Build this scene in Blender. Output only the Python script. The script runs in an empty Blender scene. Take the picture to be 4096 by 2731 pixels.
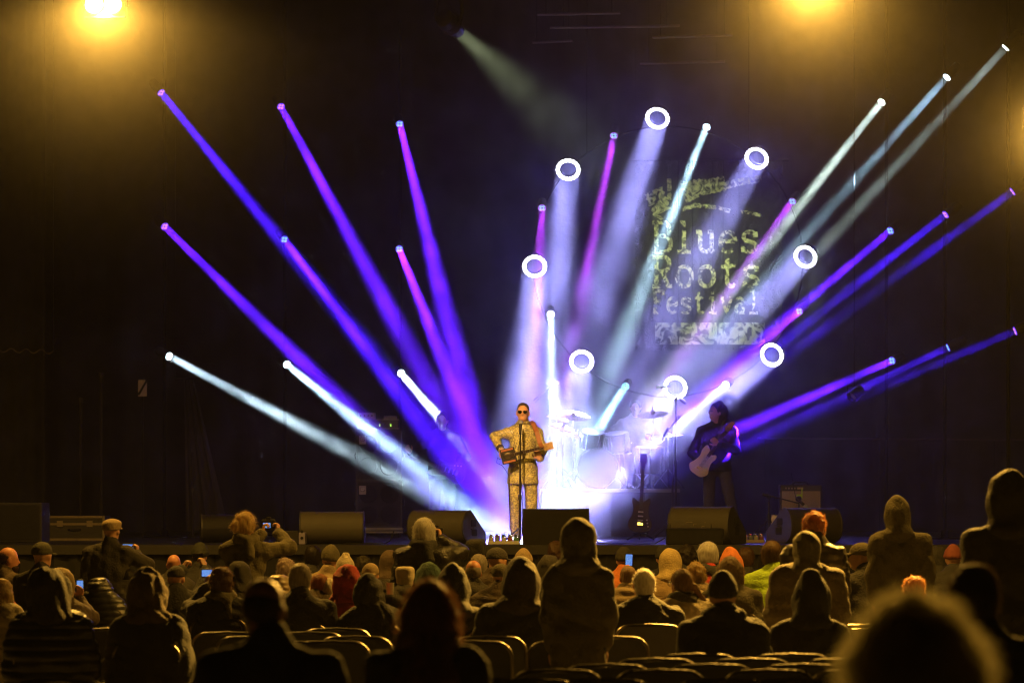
import bpy, math, random
import numpy as np
from mathutils import Vector, Matrix, Quaternion

# ------------------------------------------------------------------ camera
sc = bpy.context.scene
F = 13000.0          # focal length in pixels of the 4096 px wide photograph
EYE = 1.87           # height of the lens above the ground
YH = 1975.0          # horizon row in the photograph
K = 4096 / 2352

def P(x, y, Y):
    """A place on the photograph at a distance Y from the lens, in metres."""
    s = F / Y
    return Vector(((x - 2048) / s, Y, EYE - (y - YH) / s))

cam = bpy.data.cameras.new('camera')
cam_ob = bpy.data.objects.new('camera', cam)
sc.collection.objects.link(cam_ob)
sc.camera = cam_ob
cam_ob.location = (0, 0, EYE)
cam_ob.rotation_euler = (math.pi / 2, 0, 0)
cam.sensor_width = 36
cam.lens = F / 4096 * 36
cam.shift_y = (YH - 1365.5) / 4096
cam.clip_start = 0.1
cam.clip_end = 400
cam.dof.use_dof = True
cam.dof.focus_distance = 36.0
cam.dof.aperture_fstop = 3.2

# ------------------------------------------------------------------ night sky, exposure
w = bpy.data.worlds.new('World')
sc.world = w
w.use_nodes = True
bg = w.node_tree.nodes['Background']
sky = w.node_tree.nodes.new('ShaderNodeTexSky')
sky.sky_type = 'NISHITA'
sky.sun_disc = False
sky.sun_elevation = math.radians(-12)
sky.sun_rotation = math.radians(200)
w.node_tree.links.new(sky.outputs[0], bg.inputs[0])
bg.inputs[1].default_value = 0.02
sc.view_settings.view_transform = 'Standard'
sc.view_settings.look = 'None'
sc.view_settings.exposure = 0.0
sc.view_settings.gamma = 1.0
sc.cycles.use_denoising = True
sc.cycles.filter_width = 1.15
sc.cycles.use_adaptive_sampling = True
sc.cycles.adaptive_threshold = 0.02
sc.cycles.adaptive_min_samples = 16
sc.cycles.max_bounces = 4
sc.cycles.diffuse_bounces = 1
sc.cycles.glossy_bounces = 2
sc.cycles.volume_bounces = 0
sc.cycles.sample_clamp_indirect = 3.0

HAZE_DENSITY = 0.00006   # night air over the square
HAZE_G = 0.6
SMOKE_DENSITY = 0.015  # theatre smoke on the covered stage
SMOKE_G = 0.55
POWER = 0.32            # scales every beam light
RING = 44.0            # watts of one ring light
BLUE_FILL = 50.0             # added blue fill at one ring light, stands in for the blue veil
AMBER = 1700.0          # watts of one amber floodlight

STAGE = 1.255        # height of the stage floor

# ------------------------------------------------------------------ materials
_mats = {}
def M(col, rough=.7, metal=0., var=.25, scale=18., bump=.15, bscale=70., coat=0., sheen=0., name='surface'):
    key = (tuple(round(c, 4) for c in col), rough, metal, var, scale, bump, bscale, coat, sheen)
    if key in _mats:
        return _mats[key]
    m = bpy.data.materials.new(name)
    m.use_nodes = True
    nt = m.node_tree
    b = nt.nodes['Principled BSDF']
    b.inputs['Roughness'].default_value = rough
    b.inputs['Metallic'].default_value = metal
    b.inputs['Coat Weight'].default_value = coat
    b.inputs['Sheen Weight'].default_value = sheen
    tc = nt.nodes.new('ShaderNodeTexCoord')
    n = nt.nodes.new('ShaderNodeTexNoise')
    n.inputs['Scale'].default_value = scale
    n.inputs['Detail'].default_value = 4
    nt.links.new(tc.outputs['Object'], n.inputs['Vector'])
    mx = nt.nodes.new('ShaderNodeMix')
    mx.data_type = 'RGBA'
    mx.inputs[6].default_value = (*[c * (1 - var) for c in col], 1)
    mx.inputs[7].default_value = (*[min(1, c * (1 + var)) for c in col], 1)
    nt.links.new(n.outputs['Fac'], mx.inputs[0])
    nt.links.new(mx.outputs[2], b.inputs['Base Color'])
    if bump:
        n2 = nt.nodes.new('ShaderNodeTexNoise')
        n2.inputs['Scale'].default_value = bscale
        n2.inputs['Detail'].default_value = 3
        nt.links.new(tc.outputs['Object'], n2.inputs['Vector'])
        bp = nt.nodes.new('ShaderNodeBump')
        bp.inputs['Strength'].default_value = bump
        bp.inputs['Distance'].default_value = .02
        nt.links.new(n2.outputs['Fac'], bp.inputs['Height'])
        nt.links.new(bp.outputs[0], b.inputs['Normal'])
    _mats[key] = m
    return m

def hair_mat(col):
    """Hair lets part of the light from behind glow through."""
    key = ('h', tuple(col))
    if key in _mats: return _mats[key]
    m = bpy.data.materials.new('hair'); m.use_nodes = True
    nt = m.node_tree; b = nt.nodes['Principled BSDF']; o = nt.nodes['Material Output']
    b.inputs['Roughness'].default_value = .5
    tc = nt.nodes.new('ShaderNodeTexCoord'); mp = nt.nodes.new('ShaderNodeMapping'); mp.inputs['Scale'].default_value = (1, 1, .25)
    n = nt.nodes.new('ShaderNodeTexNoise'); n.inputs['Scale'].default_value = 55; n.inputs['Detail'].default_value = 5
    nt.links.new(tc.outputs['Object'], mp.inputs[0]); nt.links.new(mp.outputs[0], n.inputs['Vector'])
    mx = nt.nodes.new('ShaderNodeMix'); mx.data_type = 'RGBA'
    mx.inputs[6].default_value = (*[c * .3 for c in col], 1); mx.inputs[7].default_value = (*[min(1, c * 1.6) for c in col], 1)
    nt.links.new(n.outputs['Fac'], mx.inputs[0]); nt.links.new(mx.outputs[2], b.inputs['Base Color'])
    bp = nt.nodes.new('ShaderNodeBump'); bp.inputs['Strength'].default_value = .5; bp.inputs['Distance'].default_value = .02
    nt.links.new(n.outputs['Fac'], bp.inputs['Height']); nt.links.new(bp.outputs[0], b.inputs['Normal'])
    t = nt.nodes.new('ShaderNodeBsdfTranslucent'); nt.links.new(mx.outputs[2], t.inputs[0])
    ms = nt.nodes.new('ShaderNodeMixShader'); ms.inputs[0].default_value = .55
    nt.links.new(b.outputs[0], ms.inputs[1]); nt.links.new(t.outputs[0], ms.inputs[2]); nt.links.new(ms.outputs[0], o.inputs[0])
    _mats[key] = m
    return m

def emit(col, strength):
    key = ('e', tuple(col), strength)
    if key in _mats:
        return _mats[key]
    m = bpy.data.materials.new('glow')
    m.use_nodes = True
    nt = m.node_tree
    nt.nodes.clear()
    o = nt.nodes.new('ShaderNodeOutputMaterial')
    e = nt.nodes.new('ShaderNodeEmission')
    e.inputs[0].default_value = (*col, 1)
    e.inputs[1].default_value = strength
    nt.links.new(e.outputs[0], o.inputs[0])
    m.cycles.emission_sampling = 'NONE'   # the lamp behind the glass does the lighting
    _mats[key] = m
    return m

def screen_mat():
    """A lit phone screen showing blue light beams over a dark stage."""
    if 'screen' in _mats:
        return _mats['screen']
    m = bpy.data.materials.new('screen')
    m.use_nodes = True
    nt = m.node_tree
    nt.nodes.clear()
    o = nt.nodes.new('ShaderNodeOutputMaterial')
    e = nt.nodes.new('ShaderNodeEmission')
    tc = nt.nodes.new('ShaderNodeTexCoord')
    g = nt.nodes.new('ShaderNodeTexWave')
    g.inputs['Scale'].default_value = 3.0
    g.inputs['Distortion'].default_value = 2.5
    r = nt.nodes.new('ShaderNodeValToRGB')
    r.color_ramp.elements[0].color = (.01, .02, .55, 1)
    r.color_ramp.elements[1].color = (.35, .75, 1, 1)
    r.color_ramp.elements[0].position = .35
    nt.links.new(tc.outputs['Generated'], g.inputs['Vector'])
    nt.links.new(g.outputs['Fac'], r.inputs[0])
    nt.links.new(r.outputs[0], e.inputs[0])
    e.inputs[1].default_value = 1.0
    nt.links.new(e.outputs[0], o.inputs[0])
    m.cycles.emission_sampling = 'NONE'
    _mats['screen'] = m
    return m

BLACK = M((.012, .012, .013), .55, var=.3, bump=.05)
MATT = M((.01, .01, .011), .9, var=.4, bump=.1)
VOID = M((.004, .004, .004), 1., var=.2, bump=0, name='dull black')
VOID.node_tree.nodes['Principled BSDF'].inputs['Specular IOR Level'].default_value = .05
STEEL = M((.35, .35, .36), .3, 1., var=.15, bump=0)
CHROME = M((.7, .7, .72), .16, 1., var=.05, bump=0)
DARKMETAL = M((.03, .03, .033), .4, .6, var=.2, bump=0)

# ------------------------------------------------------------------ helpers
def link(o):
    sc.collection.objects.link(o)
    return o

def tag(o, label=None, cat=None, group=None, kind=None):
    if label: o['label'] = label
    if cat: o['category'] = cat
    if group: o['group'] = group
    if kind: o['kind'] = kind
    return o

def thing(name, label, cat, loc=(0, 0, 0), rotz=0., group=None):
    o = link(bpy.data.objects.new(name, None))
    o.empty_display_size = .1
    o.location = loc
    o.rotation_euler = (0, 0, rotz)
    return tag(o, label, cat, group)

def world_off(o):
    v = Vector((0, 0, 0))
    while o is not None:
        v += o.location
        o = o.parent
    return v

class MB:
    def __init__(self):
        self.v = []; self.f = []
    def add(self, vs, fs):
        n = len(self.v)
        self.v += [tuple(p) for p in vs]
        self.f += [tuple(i + n for i in q) for q in fs]
        return self
    def box(self, lo, hi, R=None, o=None):
        vs = [Vector((x, y, z)) for x in (lo[0], hi[0]) for y in (lo[1], hi[1]) for z in (lo[2], hi[2])]
        if R is not None: vs = [R @ p for p in vs]
        if o is not None: vs = [p + Vector(o) for p in vs]
        return self.add(vs, [(0, 1, 3, 2), (4, 6, 7, 5), (0, 4, 5, 1), (2, 3, 7, 6), (0, 2, 6, 4), (1, 5, 7, 3)])
    def tube(self, pts, r, n=8, caps=True, closed=False):
        pts = [Vector(p) for p in pts]
        m = len(pts)
        rs = r if isinstance(r, (list, tuple)) else [r] * m
        up = Vector((0, 0, 1))
        vs = []
        prev = None
        for i, p in enumerate(pts):
            if closed: d = pts[(i + 1) % m] - pts[i - 1]
            else: d = pts[min(i + 1, m - 1)] - pts[max(i - 1, 0)]
            d = d.normalized() if d.length > 1e-9 else Vector((0, 0, 1))
            if prev is None:
                a = d.cross(up)
                if a.length < .05: a = d.cross(Vector((1, 0, 0)))
            else:
                a = prev - d * prev.dot(d)
                if a.length < 1e-4: a = d.orthogonal()
            a.normalize(); prev = a
            b = d.cross(a)
            for j in range(n):
                t = 2 * math.pi * j / n
                vs.append(p + (a * math.cos(t) + b * math.sin(t)) * rs[i])
        fs = []
        for i in range(m if closed else m - 1):
            i2 = (i + 1) % m
            for j in range(n):
                j2 = (j + 1) % n
                fs.append((i * n + j, i * n + j2, i2 * n + j2, i2 * n + j))
        if caps and not closed:
            fs.append(tuple(range(n - 1, -1, -1)))
            fs.append(tuple((m - 1) * n + j for j in range(n)))
        return self.add(vs, fs)
    def lathe(self, prof, c, axis=(0, 0, 1), n=20):
        """prof: (radius, height along the axis) pairs from c."""
        q = Vector((0, 0, 1)).rotation_difference(Vector(axis).normalized())
        c = Vector(c)
        vs = []
        for r, z in prof:
            for j in range(n):
                t = 2 * math.pi * j / n
                vs.append(c + q @ Vector((r * math.cos(t), r * math.sin(t), z)))
        fs = []
        for i in range(len(prof) - 1):
            for j in range(n):
                j2 = (j + 1) % n
                fs.append((i * n + j, i * n + j2, (i + 1) * n + j2, (i + 1) * n + j))
        fs.append(tuple(range(n - 1, -1, -1)))
        fs.append(tuple((len(prof) - 1) * n + j for j in range(n)))
        return self.add(vs, fs)
    def prism(self, poly, t0, t1, o=(0, 0, 0), u=(1, 0, 0), v=(0, 0, 1), wv=(0, 1, 0)):
        o, u, v, wv = Vector(o), Vector(u), Vector(v), Vector(wv)
        n = len(poly)
        vs = [o + u * a + v * b + wv * t0 for a, b in poly] + [o + u * a + v * b + wv * t1 for a, b in poly]
        fs = [tuple(range(n)), tuple(range(2 * n - 1, n - 1, -1))]
        fs += [(i, i + n, (i + 1) % n + n, (i + 1) % n) for i in range(n)]
        return self.add(vs, fs)
    def build(self, name, mat, parent=None, world=True, smooth=False, bevel=0., kind=None):
        off = world_off(parent) if (parent is not None and world) else Vector((0, 0, 0))
        me = bpy.data.meshes.new(name)
        me.from_pydata([tuple(Vector(p) - off) for p in self.v], [], self.f)
        me.validate()
        import bmesh
        b = bmesh.new(); b.from_mesh(me)
        bmesh.ops.recalc_face_normals(b, faces=b.faces)
        b.to_mesh(me); b.free()
        me.materials.append(mat)
        if smooth:
            me.shade_smooth()
            me.set_sharp_from_angle(angle=math.radians(40))
        o = link(bpy.data.objects.new(name, me))
        if parent is not None: o.parent = parent
        if bevel:
            md = o.modifiers.new('bevel', 'BEVEL')
            md.width = bevel; md.segments = 2; md.limit_method = 'ANGLE'
        if kind: o['kind'] = kind
        return o

def arc(cx, cy, rx, ry, a0, a1, n=10):
    return [(cx + rx * math.cos(math.radians(a0 + (a1 - a0) * i / n)), cy + ry * math.sin(math.radians(a0 + (a1 - a0) * i / n))) for i in range(n + 1)]

def rounded(wd, ht, r, n=5):
    x, y = wd / 2, ht / 2
    return arc(x - r, y - r, r, r, 0, 90, n) + arc(-x + r, y - r, r, r, 90, 180, n) + arc(-x + r, -y + r, r, r, 180, 270, n) + arc(x - r, -y + r, r, r, 270, 360, n)

def light(kind, name, loc, d, col, power, parent=None, **kw):
    l = bpy.data.lights.new(name, kind)
    l.color = col; l.energy = power
    for a, b in kw.items(): setattr(l, a, b)
    o = link(bpy.data.objects.new(name, l))
    off = world_off(parent) if parent is not None else Vector((0, 0, 0))
    o.location = Vector(loc) - off
    o.rotation_mode = 'QUATERNION'
    o.rotation_quaternion = Vector(d).normalized().to_track_quat('-Z', 'Y')
    if parent is not None: o.parent = parent
    return o

# ------------------------------------------------------------------ the large structure
def slab(name, lo, hi, mat, kind='structure'):
    o = MB().box(lo, hi).build(name, mat)
    return tag(o, kind=kind)

slab('ground', (-26, -8, -.3), (26, 56, 0), M((.13, .12, .108), .85, var=.25, scale=3, bump=.5, bscale=120))
stage_floor = slab('stage_floor', (-11, 39.4, 1.16), (11, 53.5, STAGE), M((.018, .017, .018), .45, var=.35, scale=2.2, bump=.08, bscale=30))
lip = MB().box((-11, 39.36, 1.14), (11, 39.40 - .001, STAGE - .004)).build('edge_trim', M((.025, .024, .026), .5), stage_floor)
skirt = MB()
nx = 420
vs = []
for i in range(nx + 1):
    x = -11 + 22 * i / nx
    yy = 39.42 + .022 * math.sin(x * 31) + .012 * math.sin(x * 73 + 1)
    vs += [(x, yy, 0.0), (x, yy + .01, 1.15)]
skirt.add(vs, [(2 * i, 2 * i + 2, 2 * i + 3, 2 * i + 1) for i in range(nx)])
sk = skirt.build('stage_skirt', M((.012, .012, .014), .95), None, smooth=True)
tag(sk, 'black pleated cloth skirt hanging along the stage front', 'stage skirt')

roof = slab('stage_roof', (-12, 38.6, 10.35), (12, 53.6, 10.5), M((.02, .02, .02), .9))
roof['kind'] = 'structure'

def curtain(name, label, x0, x1, y, z0, z1, amp, freq, mat, nx=260, nz=26, seed=0, slant=0.):
    rr = random.Random(seed)
    ph = [rr.uniform(0, 6.28) for _ in range(6)]
    mb = MB(); vs = []
    for j in range(nz + 1):
        t = j / nz
        for i in range(nx + 1):
            x = x0 + (x1 - x0) * i / nx
            a = amp * (math.sin(x * freq + ph[0] + .3 * math.sin(t * 5 + ph[1])) + .5 * math.sin(x * freq * 2.3 + ph[2] + t) + .3 * math.sin(x * freq * .41 + ph[3]))
            a += amp * .35 * math.sin(t * 23 + x * 3 + ph[4]) * math.sin(x * 1.7 + ph[5])
            vs.append((x, y + a * (1.1 - .3 * t) + slant * (x - x0), z0 + (z1 - z0) * t))
    wd = nx + 1
    fs = [(j * wd + i, j * wd + i + 1, (j + 1) * wd + i + 1, (j + 1) * wd + i) for j in range(nz) for i in range(nx)]
    mb.add(vs, fs)
    o = mb.build(name, mat, smooth=False)
    o.data.shade_smooth()
    return tag(o, label, 'curtain')

curtain('backdrop_curtain', 'black plastic sheet backdrop hanging across the whole rear of the stage', -14, 14, 52.6, 0.9, 10.2, .035, 5.5,
        M((.009, .0088, .01), .6, var=.5, scale=2.5, bump=.6, bscale=5), nx=420, seed=3)
curtain('wing_curtain', 'black wing curtain beside the flight case at the far left of the stage', -10.5, -6.35, 44.2, STAGE, 9.4, .06, 9,
        M((.007, .0065, .006), .95), nx=150, nz=8, seed=5)
curtain('wing_curtain', 'black wing curtain at the far right of the stage behind the right hand poles', 7.6, 13.5, 47.5, STAGE, 10, .06, 8,
        M((.007, .0065, .006), .95), nx=150, nz=8, seed=6)
# ------------------------------------------------------------------ light fixtures
TGT = P(1194 * K, 2172, 40.75)
TGT.z = STAGE
POLE_MAT = VOID

def pole(name, label, x, y, z0, z1):
    t = thing(name, label, 'light pole', (x, y, z0), group='poles carrying the beam lights')
    MB().tube([(x, y, z0), (x, y, z1)], .024, 8).build('pipe', POLE_MAT, t, smooth=True)
    b = MB().lathe([(.3, 0), (.3, .012), (.05, .02), (.05, .12)], (x, y, z0), n=18)
    b.build('base_plate', POLE_MAT, t, smooth=True)
    return t

LW = (.9, 1, 1)
def beam_light(x, y, Y, col, lenscol, label, power=100., spread=2.2, tgt=None, mount=(0, .09), halo=None):
    """A small moving beam light: head with four lenses in a yoke, clamped to its pole."""
    p = P(x * K, y * K, Y)
    tg = Vector(tgt) if tgt is not None else TGT
    d = (tg - p).normalized()
    t = thing('beam_light', label, 'beam light', p - d * .2, group='beam lights behind the band')
    # housing
    hb = MB().lathe([(.035, -.27), (.062, -.25), (.068, -.1), (.064, -.02), (.06, 0.0), (.054, -.006)], p, d, 20)
    hb.build('housing', BLACK, t, smooth=True)
    a = d.orthogonal().normalized()
    if abs(d.x) < .99:
        a = d.cross(Vector((0, 0, 1))).normalized()
    b = d.cross(a).normalized()
    for i in range(4):
        q = p + (a * (1 if i % 2 else -1) + b * (1 if i < 2 else -1)) * .0235 + d * .003
        MB().lathe([(.0235, 0), (.02, .006), (.008, .01)], q, d, 14).build('lens', emit(lenscol, 9.0 if lenscol == LW else 1.15), t)
    # ring of light round the lens cluster
    rim = MB().tube([p + (a * math.cos(u) + b * math.sin(u)) * .053 + d * .002 for u in [2 * math.pi * i / 20 for i in range(20)]], .0045, 6, closed=True)
    rim.build('lens_rim', emit(halo or col, 4.0 if lenscol == LW else 1.6), t)
    # yoke and clamp reaching back to the pole
    c = p - d * .14
    m = c + Vector((0, 0, -.0)) + Vector((mount[0], mount[1] + .0, 0))
    yk = MB()
    for s in (-1, 1):
        yk.tube([c + a * .075 * s, c + a * .09 * s + Vector((0, .05, 0)), c + Vector((0, .1, 0)) + a * .03 * s], .01, 6)
    yk.build('yoke', BLACK, t, smooth=True)
    ba = c + Vector((0, .15, 0))
    MB().box((-.05, -.05, -.06), (.05, .05, .06), None, ba).build('base_box', BLACK, t, bevel=.01)
    light('AREA', 'lamp', p + d * .016, d, col, power * POWER, t, shape='DISK', size=.1, spread=math.radians(spread))
    return t

BLUE = (.06, .006, 1.0); VIOL = (.1, .008, 1.0); PINK = (.42, .04, .85); WHITE = (.62, .86, 1.0); ICE = (.5, .8, 1.0); GREY = (.7, .9, .8); MAG = (.42, .04, .9); CYAN = (.3, .8, 1.0)
LP = (.75, .25, .95); LC = (.25, .65, .95); LW = (.9, 1, 1)
TL = P(1165 * K, 2172, 40.6); TL.z = STAGE
left = [
 (370, 213, 46.0, BLUE, LP, 'purple beam light at the top of the outermost left pole', 115),
 (378, 520, 46.0, VIOL, LP, 'magenta beam light halfway up the outermost left pole', 105),
 (388, 818, 46.0, WHITE, LW, 'white beam light lowest on the outermost left pole', 120),
 (645, 245, 48.0, VIOL, LP, 'purple beam light at the top of the middle left pole', 115),
 (653, 550, 48.0, BLUE, LC, 'blue beam light halfway up the middle left pole', 110),
 (659, 837, 48.0, ICE, LW, 'pale blue beam light lowest on the middle left pole', 80),
 (918, 285, 50.1, VIOL, LC, 'blue and pink beam light at the top of the left pole nearest the bassist', 105),
 (917, 572, 50.1, VIOL, LC, 'violet beam light halfway up the left pole nearest the bassist', 95),
 (921, 857, 50.1, WHITE, LW, 'white beam light shining at the head of the bassist', 85),
]
right = [
 (2310, 110, 41.1, GREY, LW, 'grey white beam light at the top of the outermost right pole', 70),
 (2326, 440, 41.1, BLUE, LP, 'blue beam light halfway up the outermost right pole', 75),
 (2332, 760, 41.1, BLUE, LP, 'dim blue beam light lowest on the outermost right pole', 38),
 (2175, 178, 44.25, ICE, LW, 'pale blue beam light at the top of the middle right pole', 85),
 (2172, 493, 44.25, BLUE, LP, 'blue beam light halfway up the middle right pole', 95),
 (2178, 798, 44.25, BLUE, LC, 'blue beam light lowest on the middle right pole', 105),
 (2025, 235, 47.0, GREY, LW, 'greenish white beam light at the top of the inner right pole', 95),
 (2045, 530, 47.0, VIOL, LC, 'purple beam light halfway up the inner right pole', 95),
 (2049, 828, 47.0, VIOL, LC, 'purple beam light shining at the back of the guitarist', 100),
]
circle_beams = [
 (1245, 478, MAG, LC, 'pink beam light on the circular truss beside the two left rings', 80),
 (1410, 312, MAG, LC, 'magenta beam light on the circular truss left of the topmost ring', 95),
 (1623, 292, ICE, LW, 'ice blue beam light on the circular truss right of the topmost ring', 125),
 (1820, 463, MAG, LC, 'violet beam light on the circular truss right of the festival lettering', 75),
 (1836, 715, MAG, LC, 'pink beam light on the circular truss above the lowest right ring', 95),
 (1667, 884, WHITE, LW, 'brilliant white beam light on the circular truss above the guitarist', 85),
 (1437, 887, CYAN, LC, 'cyan beam light on the circular truss above the drum toms', 85),
 (1265, 722, WHITE, LW, 'brilliant white beam light on the circular truss above the singer', 80),
]
rng = random.Random(2)
for x, y, Y, c, lc, lab, pw in left:
    beam_light(x, y, Y, c, lc, lab, pw * (1.0 if lc == LW else 1.8), 1.7 if 'head of the bassist' in lab else 3.2, P(1756, 1668, 47.0) if 'head of the bassist' in lab else TL + Vector((rng.uniform(-.3, .25), rng.uniform(-.2, .9), 0)))
for x, y, Y, c, lc, lab, pw in right:
    beam_light(x, y, Y, c, lc, lab, pw * (1.0 if lc == LW else 1.6), 3.0, P(2938, 1722, 44.2) if 'back of the guitarist' in lab else P(2925, 1795, 44.1) if 'lowest on the middle right' in lab else TGT + Vector((rng.uniform(-.1, .4), rng.uniform(0, 1.2), 0)))
for x, y, c, lc, lab, pw in circle_beams:
    beam_light(x, y, 50.0, c, lc, lab, pw * .65, 3.4, TGT + Vector((rng.uniform(-.15, .5), rng.uniform(0.2, 1.6), 0)))
for (x, Y, who) in ((374, 46.0, 'the outermost left'), (652, 48.0, 'the middle left'), (918, 50.1, 'the innermost left'), (2322, 41.1, 'the outermost right'), (2175, 44.25, 'the middle right'), (2040, 47.0, 'the innermost right')):
    q = P(x * K, 0, Y)
    pole('light_pole', f'thin black pole carrying three beam lights, {who} one', q.x, Y + .22, STAGE, 9.2)

# ring lights on the circular truss
CC = P(1536 * K, 597 * K, 50.0)
CR = 312 * K / (F / 50.0)
tr = thing('circular_truss', 'black circular truss carrying ring lights in front of the backdrop', 'truss', CC + Vector((0, .35, 0)))
MB().tube([CC + Vector((CR * math.cos(u), .3, CR * math.sin(u))) for u in [2 * math.pi * i / 72 for i in range(72)]], .013, 8, closed=True).build('ring_pipe', VOID, tr, smooth=True)
for sx in (-1, 1):
    MB().tube([CC + Vector((sx * CR * .6, 0.3, CR * .8)), Vector((CC.x + sx * CR * .6, CC.y + 0.3, 10.3))], .008, 5).build('hanging_wire', VOID, tr)

def ring_light(x, y, label, tx, ty):
    p = P(x * K, y * K, 50.0)
    tg = P(tx * K, 0, ty); tg.z = STAGE
    d = (tg - p).normalized()
    a = d.cross(Vector((0, 0, 1))).normalized(); b = d.cross(a).normalized()
    t = thing('ring_light', label, 'ring light', p + Vector((0, .2, 0)), group='ring lights on the circular truss')
    MB().lathe([(.125, -.1), (.185, -.09), (.195, -.02), (.193, 0), (.19, .002), (.188, -.004), (.132, -.004), (.13, .002), (.127, -.004), (.127, -.08)], p, d, 36).build('ring_housing', BLACK, t, smooth=True)
    n = 18
    for i in range(n):
        u = 2 * math.pi * i / n
        q = p + (a * math.cos(u) + b * math.sin(u)) * .16
        MB().lathe([(.0275, -.003), (.027, .006), (.016, .012)], q, d, 12).build('led_lens', emit((.93, .92, 1), 14.0), t)
    MB().lathe([(.126, -.085), (.12, -.08)], p, d, 24).build('hub', M((.02, .02, .03), .3), t)
    for k in (-1, 0, 1):
        MB().tube([p + a * .04 * k - b * .1 - d * .03, p + a * .04 * k + b * .1 - d * .03], .006, 5).build('spoke', BLACK, t)
    yk = MB()
    for s in (-1, 1):
        yk.tube([p + a * .2 * s - d * .06, p + a * .21 * s + Vector((0, .12, 0)), p + a * .08 * s + Vector((0, .24, 0))], .014, 6)
    yk.build('yoke', BLACK, t, smooth=True)
    MB().box((-.08, -.05, -.08), (.08, .06, .08), None, p + Vector((0, .26, 0))).build('base_box', BLACK, t, bevel=.012)
    light('AREA', 'lamp', p + d * .03, d, (.36, .35, 1.0), RING, t, shape='DISK', size=.37, spread=math.radians(8.5))
    light('SPOT', 'blue_fill_lamp', p + d * .05, Vector((d.x * .6, d.y, -.35)), (.07, .045, 1.0), BLUE_FILL, t, spot_size=math.radians(105), spot_blend=1.0, shadow_soft_size=.12)  # added fill lamp that tints the stage air blue

for x, y, lab, tx, ty in ((1305, 390, 'ring light at the upper left of the circle, left of the topmost one', 1205, 41.6), (1510, 272, 'topmost ring light of the circle', 1200, 41.2),
                  (1738, 364, 'ring light above the end of the festival emblem', 1225, 41.5), (1850, 590, 'ring light right of the festival lettering', 1215, 41.8),
                  (1773, 815, 'ring light at lower right of the circle above the guitarist', 1235, 42.2), (1551, 890, 'lowest ring light behind the microphone boom of the drums', 1290, 42.6),
                  (1336, 830, 'ring light right above the drum cymbals', 1268, 42.8), (1228, 612, 'leftmost ring light of the circle, above the singer', 1185, 42.0)):
    ring_light(x, y, lab, tx, ty)

# moving head projecting the festival emblem
BANNER = P(2830, 1050, 52.2)
def gobo_head():
    p = P(1052 * K, 72 * K, 43.0)
    d = (BANNER - p).normalized()
    t = thing('moving_head_light', 'moving head projector hanging from the roof with a faint green beam', 'moving head light', p - d * .3)
    MB().lathe([(.06, -.52), (.12, -.48), (.14, -.3), (.12, -.12), (.1, -.02), (.095, 0), (.085, -.01)], p, d, 20).build('light_head', M((.05, .05, .055), .35), t, smooth=True)
    MB().lathe([(.08, 0), (.06, .01)], p - d * .004, d, 18).build('lens', emit((.6, .8, .55), .7), t)
    a = d.cross(Vector((0, 0, 1))).normalized()
    c = p - d * .3
    yk = MB()
    for s in (-1, 1):
        yk.tube([c + a * .15 * s, c + a * .19 * s + Vector((0, 0, .12)), c + a * .17 * s + Vector((0, 0, .34))], .028, 8)
    yk.build('yoke', M((.05, .05, .055), .4), t, smooth=True)
    MB().box((-.22, -.16, 0), (.22, .16, .16), None, c + Vector((0, 0, .34))).build('base_box', M((.05, .05, .055), .4), t, bevel=.02)
    for s in (-1, 1):
        MB().tube([c + Vector((s * .12, 0, .5)), Vector((c.x + s * .12, c.y, 10.35))], .006, 5).build('safety_wire', DARKMETAL, t)
    for k in range(4):
        MB().lathe([(.145, -.34 + k * .035), (.15, -.33 + k * .035), (.145, -.32 + k * .035)], p, d, 20).build('cooling_fin', M((.08, .07, .09), .35), t)
    light('AREA', 'lamp', p + d * .03, d, (.8, .95, .5), 38, t, shape='DISK', size=.17, spread=math.radians(17))
gobo_head()

# unlit lantern hanging in the right hand beams
def par_can():
    p = P(1962 * K, 908 * K, 43.5)
    t = thing('par_can', 'small unlit black lantern hanging inside the right hand blue beams', 'lantern', p)
    d = Vector((-.6, -.5, -.5)).normalized()
    MB().lathe([(.05, -.16), (.075, -.12), (.08, .06), (.075, .05), (.07, .0)], p, d, 18).build('can', BLACK, t, smooth=True)
    MB().lathe([(.07, 0), (.04, .012)], p, d, 16).build('lens', M((.3, .3, .5), .1, coat=1), t)
    MB().tube([p + Vector((-.09, 0, 0)), p + Vector((-.09, 0, .13)), p + Vector((.09, 0, .13)), p + Vector((.09, 0, 0))], .008, 6).build('bracket', BLACK, t)
    MB().tube([p + Vector((0, 0, .13)), Vector((p.x, p.y, 10.35))], .006, 5).build('wire', MATT, t)
par_can()

# amber floodlights over the audience
AMB = (1.0, .50, .065)
TZ = 8.6
for ty, lab in ((34.0, 'lighting truss above the front rows carrying the upper left floodlight'), (30.8, 'lighting truss above the middle rows carrying an amber floodlight')):
    ot = thing('overhead_truss', lab, 'truss', (0, ty, TZ))
    for dy, dz in ((-.14, 0), (.14, 0), (0, .24)):
        MB().tube([(-9, ty + dy, TZ + dz), (9, ty + dy, TZ + dz)], .024, 8).build('chord', STEEL, ot, smooth=True)
    for i in range(36):
        x = -9 + i * .5
        MB().tube([(x, ty - .14, TZ), (x + .25, ty, TZ + .24), (x + .5, ty + .14, TZ)], .008, 5).build('lacing', STEEL, ot)
    for sx in (-9, 9):
        MB().tube([(sx, ty, 0), (sx, ty, TZ + .1)], .06, 10).build('tower', STEEL, ot, smooth=True)

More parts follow.
